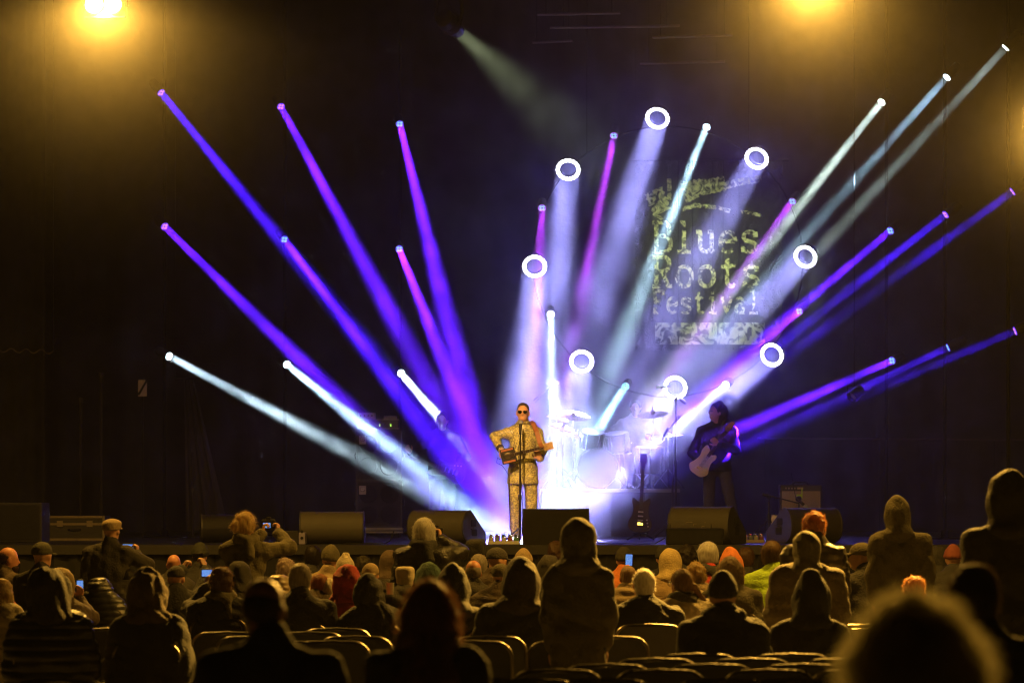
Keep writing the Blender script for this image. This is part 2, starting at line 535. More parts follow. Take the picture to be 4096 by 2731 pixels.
def flood(px, py, Y, label, aim, hang=True, pw=AMBER, glare=4000.):
    p = P(px, py, Y)
    t = thing('amber_floodlight', label, 'floodlight', p, group='amber floodlights')
    MB().prism(rounded(.44, .24, .03), .05, .18, p).build('housing', BLACK, t, smooth=True)
    for s in (-1, 1):
        c = p + Vector((s * .098, 0, 0))
        MB().lathe([(.02, 0.045), (.06, .03), (.092, -.02), (.095, -.03), (.09, -.022), (.06, .016)], c, (0, 1, 0), 20).build('reflector', M((.8, .75, .6), .2, 1.), t, smooth=True)
        b = MB().lathe([(.015, -.005), (.05, .006), (.078, .03), (.082, .05), (.065, .082), (.02, .095)], c, (0, -1, 0), 18)
        b.build('bulb', emit((1.0, .74, .25), 40.0), t, smooth=True)
    MB().tube([p + Vector((-.235, .1, 0)), p + Vector((-.235, .1, .2)), p + Vector((.235, .1, .2)), p + Vector((.235, .1, 0))], .012, 6).build('bracket', BLACK, t)
    if hang:
        MB().tube([p + Vector((0, .1, .2)), Vector((p.x, Y, TZ))], .016, 6).build('drop_pipe', DARKMETAL, t)
    else:
        MB().tube([p + Vector((0, .1, .2)), p + Vector((.3, .2, .2)), Vector((p.x + .3, Y + .2, 0))], .03, 8).build('post', DARKMETAL, t)
    light('SPOT', 'lamp', p + Vector((0, -.13, -.03)), aim, AMB, pw, t, spot_size=math.radians(176), spot_blend=.25, shadow_soft_size=.08)
    # the reflectors throw most of the light towards the rear rows
    light('SPOT', 'reflector_lamp', p + Vector((0, -.14, -.01)), (-p.x * .03, -1, -.3), AMB, glare, t, spot_size=math.radians(84), spot_blend=.7, shadow_soft_size=.08)

FLOODS = [(415, 22, 34.0, 'glaring twin bulb amber floodlight at the upper left', (0, 0, -1), True, AMBER * 1.1, 3500.),
          (3240, -75, 30.8, 'amber floodlight just above the top edge, right of the middle', (0, .2, -1), True, AMBER * 1.0, 17500.),
          (4200, 510, 31.0, 'amber floodlight just past the right edge', (-.2, .2, -1), False, AMBER * .3, 8500.)]
for a in FLOODS: flood(*a)

# roof pipes that catch a little light
for (x0, x1, y, Y, lab) in ((2150, 2480, 60, 47.0, 'upper thin roof pipe right of the projector'), (2130, 2290, 172, 50.5, 'short low roof pipe under the projector beam'),
                            (2610, 2930, 150, 49.0, 'bright thin roof pipe above the topmost ring light'), (2200, 2720, 112, 48.5, 'long faint roof pipe above the topmost ring light'),
                            (2560, 2900, 255, 51.5, 'lowest thin roof pipe above the festival emblem')):
    a, b = P(x0, y, Y), P(x1, y - 8, Y)
    t = thing('roof_pipe', lab, 'pipe', a, group='roof pipes')
    MB().tube([a, b], .022, 8).build('pipe', M((.25, .22, .25), .4, .8), t, smooth=True)
    for q in (a.lerp(b, .1), a.lerp(b, .9)):
        MB().tube([q, Vector((q.x, q.y, 10.35))], .008, 5).build('hanger', MATT, t)
# ------------------------------------------------------------------ festival banner, its projected lettering painted in pale colour
def crackle(name, c0, c1, rough, lo, hi, scale, bump):
    m = bpy.data.materials.new(name)
    m.use_nodes = True
    nt = m.node_tree
    b = nt.nodes['Principled BSDF']
    b.inputs['Roughness'].default_value = rough
    tc = nt.nodes.new('ShaderNodeTexCoord')
    n = nt.nodes.new('ShaderNodeTexNoise'); n.inputs['Scale'].default_value = scale; n.inputs['Detail'].default_value = 6; n.inputs['Distortion'].default_value = 1.6
    v = nt.nodes.new('ShaderNodeTexVoronoi'); v.feature = 'DISTANCE_TO_EDGE'; v.inputs['Scale'].default_value = scale * 1.7
    nt.links.new(tc.outputs['Object'], n.inputs['Vector'])
    nt.links.new(n.outputs['Color'], v.inputs['Vector'])
    r = nt.nodes.new('ShaderNodeValToRGB')
    r.color_ramp.elements[0].position = lo; r.color_ramp.elements[1].position = hi
    r.color_ramp.elements[0].color = (*c0, 1); r.color_ramp.elements[1].color = (*c1, 1)
    nt.links.new(n.outputs['Fac'], r.inputs[0])
    nt.links.new(r.outputs[0], b.inputs['Base Color'])
    bp = nt.nodes.new('ShaderNodeBump'); bp.inputs['Strength'].default_value = bump; bp.inputs['Distance'].default_value = .05
    nt.links.new(v.outputs['Distance'], bp.inputs['Height'])
    nt.links.new(bp.outputs[0], b.inputs['Normal'])
    return m
PROJECTION_PAINT = crackle('painted projection', (.015, .015, .008), (.9, .87, .48), .3, .4, .58, 9, 1.0)  # pale colour stands in for the projector's light on the sheet
SHEET = crackle('crinkled black sheet', (.008, .008, .009), (.035, .034, .03), .3, .3, .7, 4, 1.0)
YB = 52.2
def ripple(x, z):
    return .02 * math.sin(x * 14 + 1.3 * math.sin(z * 3)) + .012 * math.sin(x * 37 + z * 9) + .01 * math.sin(z * 19 + x * 5)
ban = thing('festival_banner', 'crinkled black banner with the projected festival emblem and lettering painted pale yellow', 'banner', (P(2830, 1050, YB)))
mb = MB(); vs = []
bx0, bx1 = P(2540, 0, YB).x, P(3130, 0, YB).x
bz0, bz1 = P(0, 1400, YB).z, P(0, 640, YB).z
nx_, nz_ = 70, 90
for j in range(nz_ + 1):
    for i in range(nx_ + 1):
        x = bx0 + (bx1 - bx0) * i / nx_; z = bz0 + (bz1 - bz0) * j / nz_
        vs.append((x, YB + .03 + ripple(x, z), z))
mb.add(vs, [(j * (nx_ + 1) + i, j * (nx_ + 1) + i + 1, (j + 1) * (nx_ + 1) + i + 1, (j + 1) * (nx_ + 1) + i) for j in range(nz_) for i in range(nx_)])
mb.build('sheet', SHEET, ban, smooth=True)
MB().tube([(bx0 - .1, YB + .03, bz1), (bx1 + .1, YB + .03, bz1)], .02, 8).build('top_pipe', MATT, ban)
for sx in (bx0, bx1):
    MB().tube([(sx, YB + .03, bz1), (sx, YB + .03, 10.35)], .005, 5).build('hanging_wire', MATT, ban)
for xs in (2712, 2768, 2850, 2893, 2955):
    x = P(xs, 0, YB).x
    MB().tube([(x, YB + ripple(x, z) - .0, z) for z in [bz0 + (bz1 - bz0) * q / 24 for q in range(25)]], .012, 5).build('seam', MATT, ban)

def ribbon(mb, pts, wd, lift=.012):
    """A flat stroke through pts (x, z in metres), following the ripples of the sheet."""
    fine = []
    for (a, b), (c, d) in zip(pts[:-1], pts[1:]):
        n = max(1, int(math.hypot(c - a, d - b) / .03))
        for i in range(n): fine.append((a + (c - a) * i / n, b + (d - b) * i / n))
    fine.append(pts[-1])
    vs = []; m = len(fine)
    for i, (x, z) in enumerate(fine):
        x0, z0 = fine[max(0, i - 1)]; x1, z1 = fine[min(m - 1, i + 1)]
        L = math.hypot(x1 - x0, z1 - z0) or 1
        nx, nz = -(z1 - z0) / L, (x1 - x0) / L
        ww = wd * (1 + .12 * math.sin(i * 2.1 + x * 17))
        for t in (-.5, 0, .5):
            px, pz = x + nx * ww * t, z + nz * ww * t
            vs.append((px, YB + ripple(px, pz) - lift + .004 * math.sin(px * 90 + pz * 70), pz))
    fs = []
    for i in range(m - 1):
        for j in range(2):
            fs.append((i * 3 + j, i * 3 + j + 1, i * 3 + j + 4, i * 3 + j + 3))
    mb.add(vs, fs)

GL = {
 'B': [[(.0, 1), (.42, 1)] + arc(.42, .77, .2, .23, 90, -90) + [(.18, .54)], [(.46, .54)] + arc(.46, .27, .22, .27, 90, -90) + [(0, 0)], [(.15, 0), (.15, 1)]],
 'l': [[(.12, 1), (.36, 1), (.36, 0)], [(.1, 0), (.62, 0)]],
 'u': [[(.0, .68), (.15, .68), (.15, .22)] + arc(.35, .22, .2, .22, 180, 320), [(.42, .68), (.57, .68), (.57, .0), (.7, .0)]],
 'e': [[(.09, .36), (.62, .36)] + arc(.36, .34, .27, .34, 4, 318, 18)],
 's': [arc(.36, .52, .22, .16, 25, 255, 10) + arc(.36, .17, .24, .17, 80, -155, 10), [(.58, .68), (.58, .5)], [(.12, .2), (.12, 0)]],
 'R': [[(.0, 1), (.42, 1)] + arc(.42, .76, .2, .24, 90, -90) + [(.18, .52)], [(.15, 0), (.15, 1)], [(.0, 0), (.3, 0)], [(.38, .5), (.58, .0), (.72, 0)]],
 'o': [arc(.36, .34, .27, .34, 0, 360, 24)],
 't': [[(.3, .95), (.3, .18)] + arc(.46, .18, .16, .18, 180, 330), [(.08, .68), (.6, .68)]],
 'F': [[(.0, 1), (.62, 1), (.62, .8)], [(.15, 1), (.15, 0)], [(.0, 0), (.34, 0)], [(.15, .54), (.46, .54)]],
 'i': [[(.12, .68), (.36, .68), (.36, 0)], [(.12, 0), (.6, 0)], [(.34, .86), (.34, .98)]],
 'v': [[(.08, .68), (.36, .0), (.64, .68)], [(.0, .68), (.2, .68)], [(.52, .68), (.72, .68)]],
 'a': [arc(.34, .5, .2, .18, 150, 0, 8) + [(.54, .0), (.66, 0)], arc(.34, .2, .22, .2, 0, 360, 18)],
}
def word(txt, px0, px1, py_base, cap_px, stroke):
    s = F / YB
    cell = (px1 - px0) / len(txt)
    for i, ch in enumerate(txt):
        o = P(px0 + cell * (i + .08), py_base, YB)
        mb = MB()
        for st in GL[ch]:
            ribbon(mb, [(o.x + a / .74 * cell * .92 / s, o.z + b * cap_px / s) for a, b in st], stroke)
        mb.build('letter', PROJECTION_PAINT, ban, smooth=True)
word('Blues', 2602, 3040, 1008, 118, .068)
word('Roots', 2602, 3045, 1146, 118, .068)
word('Festival', 2606, 3040, 1252, 88, .05)
# emblem: projected light painted as brush strokes of a bird-like sign
def stroke_px(pts, wd, nm='emblem_stroke'):
    mb = MB()
    q = [P(a, b, YB) for a, b in pts]
    ribbon(mb, [(v.x, v.z) for v in q], wd)
    mb.build(nm, PROJECTION_PAINT, ban, smooth=True)
stroke_px([(2612, 760), (2628, 800), (2650, 850)], .30)
stroke_px([(2676, 715), (2678, 765), (2676, 800)], .07)
stroke_px([(2728, 762), (2790, 748), (2860, 742), (2900, 735)], .24)
stroke_px([(2740, 800), (2800, 770), (2870, 752), (2950, 730), (3045, 715)], .12)
stroke_px([(2728, 838), (2780, 822), (2850, 828), (2920, 845)], .07)
stroke_px([(2960, 846), (3000, 852), (3042, 862)], .055)
stroke_px([(2620, 862), (2640, 870), (2655, 884)], .05)
# pale strip at the foot of the banner
strip = MB(); vs = []
sx0, sx1, sz0, sz1 = P(2620, 0, YB).x, P(3060, 0, YB).x, P(0, 1378, YB).z, P(0, 1290, YB).z
for j in range(13):
    for i in range(61):
        x = sx0 + (sx1 - sx0) * i / 60; z = sz0 + (sz1 - sz0) * j / 12
        vs.append((x, YB + ripple(x, z) - .012, z))
strip.add(vs, [(j * 61 + i, j * 61 + i + 1, (j + 1) * 61 + i + 1, (j + 1) * 61 + i) for j in range(12) for i in range(60)])
strip.build('pale_strip', crackle('crinkled strip', (.03, .03, .02), (.7, .7, .5), .45, .42, .56, 6, .9), ban, smooth=True)

# ------------------------------------------------------------------ stage gear
CAB = M((.013, .012, .014), .7, var=.3, bump=.3, bscale=160)
GREYCAB = M((.075, .068, .06), .6, var=.2, scale=5, bump=.25, bscale=220)
CREAM = M((.33, .27, .22), .8, var=.25, scale=60, bump=.4, bscale=220)

def monitor(x, ytop, ybot, width_px, Y, yaw, label, mat=GREYCAB, flat=False, mark=False):
    """Floor monitor seen from its rounded rear."""
    s = F / Y
    wd = width_px / s; ht = (ybot - ytop) / s
    c = P(x, 0, Y); c.z = STAGE
    t = thing('floor_monitor', label, 'floor monitor', c, math.radians(yaw), group='floor monitors')
    dp = ht * 1.25
    if flat:
        prof = [(-.02, 0), (-.04, ht * .97), (-.02, ht), (dp * .35, ht * .98), (dp, ht * .3), (dp, 0)]
    else:
        prof = arc(.16, .18, .2, .18, 250, 180, 4)[1:] + arc(.14, ht * .5, .18, ht * .5, 180, 92, 9) + [(.16, ht), (dp, ht * .32), (dp, 0.0), (.12, 0.0)]
    mb = MB().prism(prof, -wd / 2 + .02, wd / 2 - .02, (0, 0, 0), (0, 1, 0), (0, 0, 1), (1, 0, 0))
    mb.build('cabinet', mat, t, world=False, smooth=True)
    for sx in (-1, 1):
        big = [((a - dp * .45) * 1.012 + dp * .45, (b - ht * .45) * 1.012 + ht * .45 + .002) for a, b in prof]
        MB().prism(big, sx * (wd / 2 - .02), sx * wd / 2, (0, 0, 0), (0, 1, 0), (0, 0, 1), (1, 0, 0)).build('side_panel', CAB if flat else M((.045, .042, .05), .5), t, world=False, smooth=True, bevel=.006)
        for q, (oy, oz) in enumerate(((dp * .42, ht * .62), (dp * .46, ht * .34))):
            hp = [(oy + a, oz + b) for a, b in rounded(ht * .3, ht * .2, .02)]
            MB().prism(hp, sx * (wd / 2 + .0005), sx * (wd / 2 + .004), (0, 0, 0), (0, 1, 0), (0, 0, 1), (1, 0, 0)).build('handle_hole', MATT, t, world=False)
        MB().tube([(sx * (wd / 2 + .006), dp * .3, ht * .44), (sx * (wd / 2 + .006), dp * .6, ht * .52)], .006, 6).build('handle_bar', DARKMETAL, t, world=False)
    # grille of the sloping speaker face
    MB().prism([(-wd / 2 + .05, 0), (wd / 2 - .05, 0), (wd / 2 - .05, 1), (-wd / 2 + .05, 1)], .003, .012, (0, dp * (.35 if flat else .16 / dp) + .03, ht * .97), (1, 0, 0), Vector((0, dp - dp * .35 - .05, ht * .32 - ht * .97 + .04)), Vector((0, .5, .8)).normalized()).build('grille', MATT, t, world=False)
    for sx in (-1, 1):
        MB().box((sx * (wd / 2 - .1) - .02, .1, -.0), (sx * (wd / 2 - .1) + .02, .14, .01), None).build('rubber_foot', MATT, t, world=False)
    if mark:
        u0 = -.13
        mk = MB()
        yy = .005
        for seg in ([(-.17, .15), (-.15, .27), (-.07, .27)], [(-.06, .15), (-.05, .25), (-.01, .25)], [(.08, .15), (.1, .28)], [(.04, .15), (.06, .22), (.09, .22)]):
            mk.tube([(a, .14 - .18 * math.sqrt(max(0, 1 - ((b - ht * .5) / (ht * .5)) ** 2)) - .002, b) for a, b in seg], .002, 5)
        mk.build('chalk_mark', M((.35, .3, .2), .8), t, world=False)
    return t

monitor(1326, 2052, 2182, 258, 39.95, 0, 'grey floor monitor behind the white haired man, second from the left on the stage edge')
monitor(1745, 2046, 2181, 262, 39.95, -30, 'grey floor monitor with handle holes showing, left of the singer')
monitor(2224, 2046, 2188, 266, 39.75, 0, 'flat black floor monitor in front of the singer', M((.006, .005, .006), .8), flat=True)
monitor(2795, 2033, 2183, 262, 39.95, -25, 'grey floor monitor with a scrawled mark in front of the guitarist', mark=True)
monitor(3262, 2026, 2166, 245, 40.6, 28, 'dark floor monitor in front of the cream amplifier', M((.04, .034, .028), .5, var=.2, scale=5, bump=.2, bscale=220))
monitor(900, 2058, 2170, 190, 41.2, 8, 'dim floor monitor leftmost on the stage, behind the woman with a bun', CAB)

def boxthing(name, label, cat, x0, x1, y0, y1, Y, depth, mat, parts=None, group=None, bevel=.012):
    a, b = P(x0, y1, Y), P(x1, y0, Y)
    t = thing(name, label, cat, ((a.x + b.x) / 2, Y + depth / 2, a.z), group=group)
    MB().box((a.x, Y, a.z), (b.x, Y + depth, b.z)).build('case', mat, t, bevel=bevel)
    if parts: parts(t, a, b)
    return t

def on_floor(y, Y):
    return YH + (EYE - STAGE) * F / Y

# low black speaker with two pins on the stage edge
def pins(t, a, b):
    for x in (a.x + .04, b.x - .15):
        MB().tube([(x, 39.5, b.z), (x, 39.5, b.z + .05)], .006, 6).build('pin', BLACK, t)
    MB().box((a.x + .03, 39.446, a.z + .03), (b.x - .03, 39.449, b.z - .03)).build('grille', MATT, t)
boxthing('front_fill_speaker', 'low black speaker with two pins in front of the scrawled floor monitor', 'speaker', 2668, 2895, 2112, on_floor(0, 39.45), 39.45, .3, M((.005, .005, .005), .9), pins)
# small blue sided box left of the second monitor
def bluebox(t, a, b):
    x = b.x + .001
    MB().box((x, 39.6, a.z), (x + .08, 39.9, b.z - .02)).build('side_panel', M((.22, .2, .35), .5), t, bevel=.01)
    for zz in (.08, .16):
        MB().lathe([(.018, 0), (.018, .004)], (x + .04, 39.598, a.z + zz), (0, -1, 0), 12).build('socket', MATT, t)
boxthing('junction_box', 'small black junction box with a violet side panel left of the floor monitors', 'box', 1105, 1194, 2122, on_floor(0, 39.6), 39.6, .3, CAB, bluebox)

# bass stack
def badge(t, cx, cz, Y, s=.1):
    MB().prism(rounded(s, s * 1.25, .008), -.006, 0, (cx, Y, cz)).build('badge', M((.45, .42, .5), .5), t)
    MB().lathe([(s * .36, 0), (s * .36, .003)], (cx, Y - .0065, cz + s * .1), (0, -1, 0), 20).build('badge_disc', M((.12, .11, .16), .5), t)
    sp = [(cx + s * (.3 - .035 * i / 3) * math.cos(i * .6), Y - .011, cz + s * .1 + s * (.3 - .035 * i / 3) * math.sin(i * .6)) for i in range(22)]
    MB().tube(sp, .006, 5).build('badge_spiral', M((.6, .58, .65), .5), t)
YC = 46.4
def cab(x0, x1, y0, y1, label):
    def parts(t, a, b):
        e = .02
        fr = M((.04, .04, .045), .4)
        for lo, hi in (((a.x, a.z), (a.x + e, b.z)), ((b.x - e, a.z), (b.x, b.z)), ((a.x + e, b.z - e), (b.x - e, b.z)), ((a.x + e, a.z), (b.x - e, a.z + e))):
            MB().box((lo[0], YC - .018, lo[1]), (hi[0], YC - .002, hi[1])).build('edge_trim', fr, t)
        for i in range(2):
            for j in range(2):
                c = Vector((a.x + (b.x - a.x) * (.27 + .46 * i), YC - .004, a.z + (b.z - a.z) * (.28 + .44 * j)))
                MB().lathe([(.13, 0), (.12, .006), (.05, .002)], c, (0, -1, 0), 22).build('speaker_cone', MATT, t)
        badge(t, a.x + .095, b.z - .13, YC - .012)
        for sx in (a.x, b.x):
            MB().tube([(sx, YC + .1, (a.z + b.z) / 2 - .08), (sx + (.03 if sx == b.x else -.03), YC + .2, (a.z + b.z) / 2), (sx, YC + .3, (a.z + b.z) / 2 + .08)], .01, 6).build('side_handle', DARKMETAL, t)
    return boxthing('bass_cabinet', label, 'speaker cabinet', x0, x1, y0, y1, YC, .42, CAB, parts, 'bass cabinets')
cab(1424, 1605, 1722, 1919, 'upper black bass speaker cabinet under the amplifier head')
cab(1424, 1608, 1923, 2108, 'lower black bass speaker cabinet standing on a silver dolly')
def dolly():
    a, b = P(1420, 0, YC), P(1612, 0, YC)
    z0, z1 = STAGE, P(0, 2110, YC).z
    t = thing('dolly', 'silver wheeled dolly under the bass cabinets', 'dolly', ((a.x + b.x) / 2, YC + .2, STAGE))
    MB().box((a.x, YC - .03, z1 - .035), (b.x, YC + .44, z1 - .002)).build('deck', STEEL, t, bevel=.004)
    MB().box((a.x, YC - .035, z1 - .075), (b.x, YC - .012, z1 - .05)).build('rail', STEEL, t, bevel=.003)
    for x in (a.x + .06, b.x - .06):
        for y in (YC + .04, YC + .36):
            MB().lathe([(.028, -.012), (.034, -.008), (.034, .008), (.028, .012)], (x, y, STAGE + .034), (1, 0, 0), 14).build('wheel', MATT, t)
dolly()
def head_parts(t, a, b):
    Y = YC + .02
    e = .012
    MB().box((a.x + .02, Y - .008, a.z + .02), (b.x - .02, Y - .002, b.z - .02)).build('front_panel', M((.06, .06, .08), .35), t)
    for lo, hi in (((a.x, a.z), (b.x, a.z + e)), ((a.x, b.z - e), (b.x, b.z))):
        MB().box((lo[0], Y - .015, lo[1]), (hi[0], Y - .001, hi[1])).build('metal_edge', STEEL, t)
    for x in (P(1519, 0, Y).x, P(1563, 0, Y).x):
        MB().box((x - .008, Y - .014, a.z + .035), (x + .008, Y - .009, a.z + .07)).build('indicator', emit((.5, 1.0, .1), 1.6), t)
    for i in range(7):
        MB().lathe([(.011, 0), (.009, .015)], (a.x + .09 + i * .055, Y - .008, b.z - .06), (0, -1, 0), 10).build('knob', DARKMETAL, t)
boxthing('bass_amplifier', 'bass amplifier head with two green lamps on top of the cabinets', 'amplifier', 1430, 1596, 1676, 1715, YC + .02, .36, CAB, head_parts)
def small_parts(t, a, b):
    Y = YC + .1
    for i in range(4):
        MB().lathe([(.012, 0), (.01, .012)], (a.x + (b.x - a.x) * (.16 + .22 * i), Y - .001, (a.z + b.z) / 2), (0, -1, 0), 10).build('knob', MATT, t)
boxthing('preamp_box', 'small silver preamp box with dark knobs on the bass amplifier', 'amplifier', 1432, 1500, 1650, 1674, YC + .1, .2, M((.35, .33, .4), .4, .4), small_parts, bevel=.005)
boxthing('tuner_pedal', 'flat grey tuner lying beside the preamp box', 'pedal', 1535, 1585, 1663, 1674, YC + .1, .16, M((.25, .25, .3), .4), lambda t, a, b: MB().lathe([(.02, 0), (.016, .012)], ((a.x + b.x) / 2, YC + .16, b.z + .001), (0, 0, 1), 12).build('foot_switch', CHROME, t), bevel=.005)

# cream guitar amplifier
def amp_parts(t, a, b):
    Y = 44.0
    MB().box((a.x + .025, Y - .012, a.z + .03), (b.x - .02, Y - .002, b.z - .085)).build('grille_cloth', CREAM, t)
    MB().box((a.x + .02, Y - .01, b.z - .075), (b.x - .02, Y - .003, b.z - .02)).build('control_panel', M((.03, .03, .03), .4), t)
    MB().box(((a.x + b.x) / 2 - .05, Y - .016, b.z - .06), ((a.x + b.x) / 2 + .03, Y - .011, b.z - .035)).build('nameplate', M((.5, .4, .3), .4), t)
    cx = (a.x + b.x) / 2
    MB().tube([(cx - .12, Y + .1, b.z), (cx - .07, Y + .1, b.z + .035), (cx + .07, Y + .1, b.z + .035), (cx + .12, Y + .1, b.z)], .012, 8).build('handle', BLACK, t, smooth=True)
    for i in range(6):
        MB().lathe([(.012, 0), (.01, .015)], (a.x + .08 + i * .04, Y - .009, b.z - .048), (0, -1, 0), 10).build('knob', M((.3, .28, .25), .4), t)
boxthing('guitar_amplifier', 'guitar amplifier with cream grille cloth behind the right hand floor monitor', 'amplifier', 3120, 3287, 1938, on_floor(0, 44.0), 44.0, .28, M((.03, .026, .026), .7), amp_parts)

# stands
def tripod(t, c, r, h, mat):
    for i in range(3):
        u = 2 * math.pi * i / 3 + .5
        MB().tube([c + Vector((0, 0, h)), c + Vector((r * math.cos(u), r * math.sin(u), .012))], .011, 6).build('leg', mat, t, smooth=True)
def mic_parts(t, p, d, mat=None):
    d = Vector(d).normalized()
    MB().lathe([(.012, -.17), (.014, -.15), (.021, -.04), (.022, -.03)], p, d, 14).build('microphone', M((.02, .018, .02), .5), t, smooth=True)
    MB().lathe([(.02, -.03), (.026, -.012), (.027, .008), (.022, .024), (.008, .033)], p, d, 16).build('microphone_head', M((.5, .5, .48), .45, .8, bump=.5, bscale=300), t, smooth=True)

# singer's microphone stand
def singer_stand():
    base = P(2079, 0, 40.1); base.z = STAGE
    top = P(2081, 1760, 40.14)
    mic = P(2083, 1690, 40.23)
    t = thing('microphone_stand', 'straight microphone stand in front of the singer', 'microphone stand', base)
    MB().lathe([(.012, 0), (.012, .5)], base + Vector((0, 0, .12)), (top - base), 10)
    MB().tube([base + Vector((0, 0, .05)), base.lerp(top, .45)], .0155, 8).build('lower_tube', M((.03, .025, .025), .35, .5), t, smooth=True)
    MB().tube([base.lerp(top, .43), top], .011, 8).build('upper_tube', M((.06, .05, .05), .3, .7), t, smooth=True)
    MB().lathe([(.022, -.03), (.022, .03)], base.lerp(top, .45), top - base, 12).build('clutch', BLACK, t)
    MB().tube([top, top.lerp(mic, .5) + Vector((0, 0, -.03)), mic + Vector((0, -.06, -.12))], .009, 8).build('clip', BLACK, t, smooth=True)
    tripod(t, base, .26, .2, M((.3, .3, .32), .3, .8))
    mic_parts(t, mic, Vector((.05, .55, .8)))
    cb = [mic + Vector((-.005, -.1, -.16)), top + Vector((-.03, -.03, -.15)), base.lerp(top, .5) + Vector((.03, -.03, 0)), base.lerp(top, .1) + Vector((.03, -.04, 0)), base + Vector((.1, -.1, .01))]
    MB().tube(cb, .004, 5).build('cable', BLACK, t)
singer_stand()

def boom_stand(x, Y, ytop, boom, label, mic=True, mat=BLACK, legs=.32, z0=STAGE):
    base = P(x, 0, Y); base.z = z0
    top = P(x, ytop, Y)
    t = thing('boom_stand', label, 'microphone stand', base, group='boom microphone stands')
    MB().tube([base + Vector((0, 0, .08)), base.lerp(top, .55)], .016, 8).build('lower_tube', mat, t, smooth=True)
    MB().tube([base.lerp(top, .5), top], .011, 8).build('upper_tube', mat, t, smooth=True)
    MB().lathe([(.025, -.04), (.025, .04)], base.lerp(top, .54), (0, 0, 1), 12).build('clutch', mat, t)
    a, b = P(boom[0], boom[1], Y - .05), P(boom[2], boom[3], Y - .05)
    MB().tube([a, b], .009, 8).build('boom_arm', mat, t, smooth=True)
    MB().lathe([(.028, -.022), (.028, .022)], top, (0, 1, 0), 12).build('boom_joint', mat, t)
    MB().lathe([(.02, -.05), (.024, 0), (.02, .04)], b, (b - a), 10).build('counterweight', mat, t)
    tripod(t, base, legs, .28, mat)
    if mic:
        mic_parts(t, a + (a - b).normalized() * .09 + Vector((0, 0, -.02)), (a - b).normalized() + Vector((0, 0, -.6)))
    return t
boom_stand(2703, 45.2, 1597, (2655, 1556, 2734, 1606), 'tall dark boom microphone stand before the lowest ring light')
boom_stand(2198, 48.6, 1590, (2212, 1540, 2145, 1597), 'overhead boom stand behind the singer and left of the cymbals', mat=M((.12, .12, .13), .35, .6), z0=STAGE + .69)
boom_stand(2690, 46.0, 1715, (2668, 1728, 2712, 1672), 'short microphone stand tilted beside the floor tom', mat=M((.05, .05, .05), .4), z0=STAGE)
t = boom_stand(3076, 42.6, 1986, (3196, 2012, 3062, 1978), 'low boom stand holding a microphone at the cream amplifier')
# lime taped microphone clamp in front of the amplifier
def lime_mic():
    p = P(3196, 2000, 43.7)
    t = thing('amplifier_microphone', 'black microphone with a lime green tag in front of the cream grille', 'microphone', (p.x, p.y, STAGE))
    MB().tube([(p.x, p.y, STAGE + .02), (p.x, p.y, p.z)], .01, 8).build('short_stand', BLACK, t)
    MB().lathe([(.12, 0), (.12, .015), (.03, .03)], (p.x, p.y, STAGE), (0, 0, 1), 16).build('base', BLACK, t)
    MB().lathe([(.028, -.05), (.036, -.02), (.036, .03), (.02, .05)], p + Vector((-.01, -.02, .02)), (.2, -1, .1), 14).build('capsule', BLACK, t, smooth=True)
    MB().prism([(-.03, 0), (.05, .01), (.05, .14), (.035, .14), (.035, .06), (-.03, .06)], -.004, .004, p + Vector((.0, .03, .02))).build('tag', M((.35, .6, .02), .6), t)
    MB().tube([(p.x - .05, p.y - .1, p.z + .02), (p.x - .09, p.y - .05, p.z + .25), (p.x - .1, p.y, p.z + .36)], .004, 5).build('wire', BLACK, t)
lime_mic()
def white_sheet():
    p = P(3098, 2060, 42.4)
    t = thing('set_list', 'white paper set list hanging left of the dark floor monitor', 'paper', p)
    vs = []
    for j in range(7):
        for i in range(4):
            vs.append((p.x - .04 + i * .03 + .006 * math.sin(j * 2), p.y + .01 * math.sin(j * 1.3 + i), p.z - j * .022 + .008 * math.sin(i * 2)))
    MB().add(vs, [(j * 4 + i, j * 4 + i + 1, j * 4 + i + 5, j * 4 + i + 4) for j in range(6) for i in range(3)]).build('sheet', M((.6, .55, .55), .8), t, smooth=True)
    MB().tube([(p.x, p.y + .02, STAGE), (p.x, p.y + .02, p.z + .02)], .008, 6).build('holder', BLACK, t)
    MB().lathe([(.09, 0), (.09, .012), (.02, .02)], (p.x, p.y + .02, STAGE), (0, 0, 1), 14).build('base', BLACK, t)
white_sheet()

# pedalboards
def pedalboard(x0, x1, Y, label, mat, leds, n=4, white=False):
    a, b = P(x0, 0, Y), P(x1, 0, Y)
    t = thing('pedalboard', label, 'pedalboard', ((a.x + b.x) / 2, Y + .15, STAGE), group='pedalboards')
    MB().box((a.x, Y, STAGE), (b.x, Y + .3, STAGE + .04)).build('board', mat, t, bevel=.006)
    wd = (b.x - a.x) / n
    cols = [(.5, .48, .5), (.25, .3, .45), (.6, .6, .62), (.35, .1, .08), (.12, .3, .15)]
    for i in range(n):
        for j in range(2):
            x = a.x + wd * (i + .12); y = Y + .02 + j * .14
            pd = MB().box((x, y, STAGE + .041), (x + wd * .74, y + .11, STAGE + .085 + .02 * j)).build('pedal', M(tuple(c * (.9 if white else .5) for c in cols[(i + j * 2) % 5]), .4), t, bevel=.004)
            MB().lathe([(.012, 0), (.01, .012)], (x + wd * .37, y + .03, STAGE + .086 + .02 * j), (0, 0, 1), 10).build('foot_switch', CHROME, pd)
            MB().lathe([(.01, 0), (.009, .014)], (x + wd * .2, y + .085, STAGE + .086 + .02 * j), (0, 0, 1), 8).build('knob', MATT, pd)
            if (i + j) % 2 == 0:
                MB().lathe([(.006, 0), (.004, .006)], (x + wd * .55, y + .08, STAGE + .086 + .02 * j), (0, 0, 1), 8).build('indicator', emit(leds, 4.0), pd)
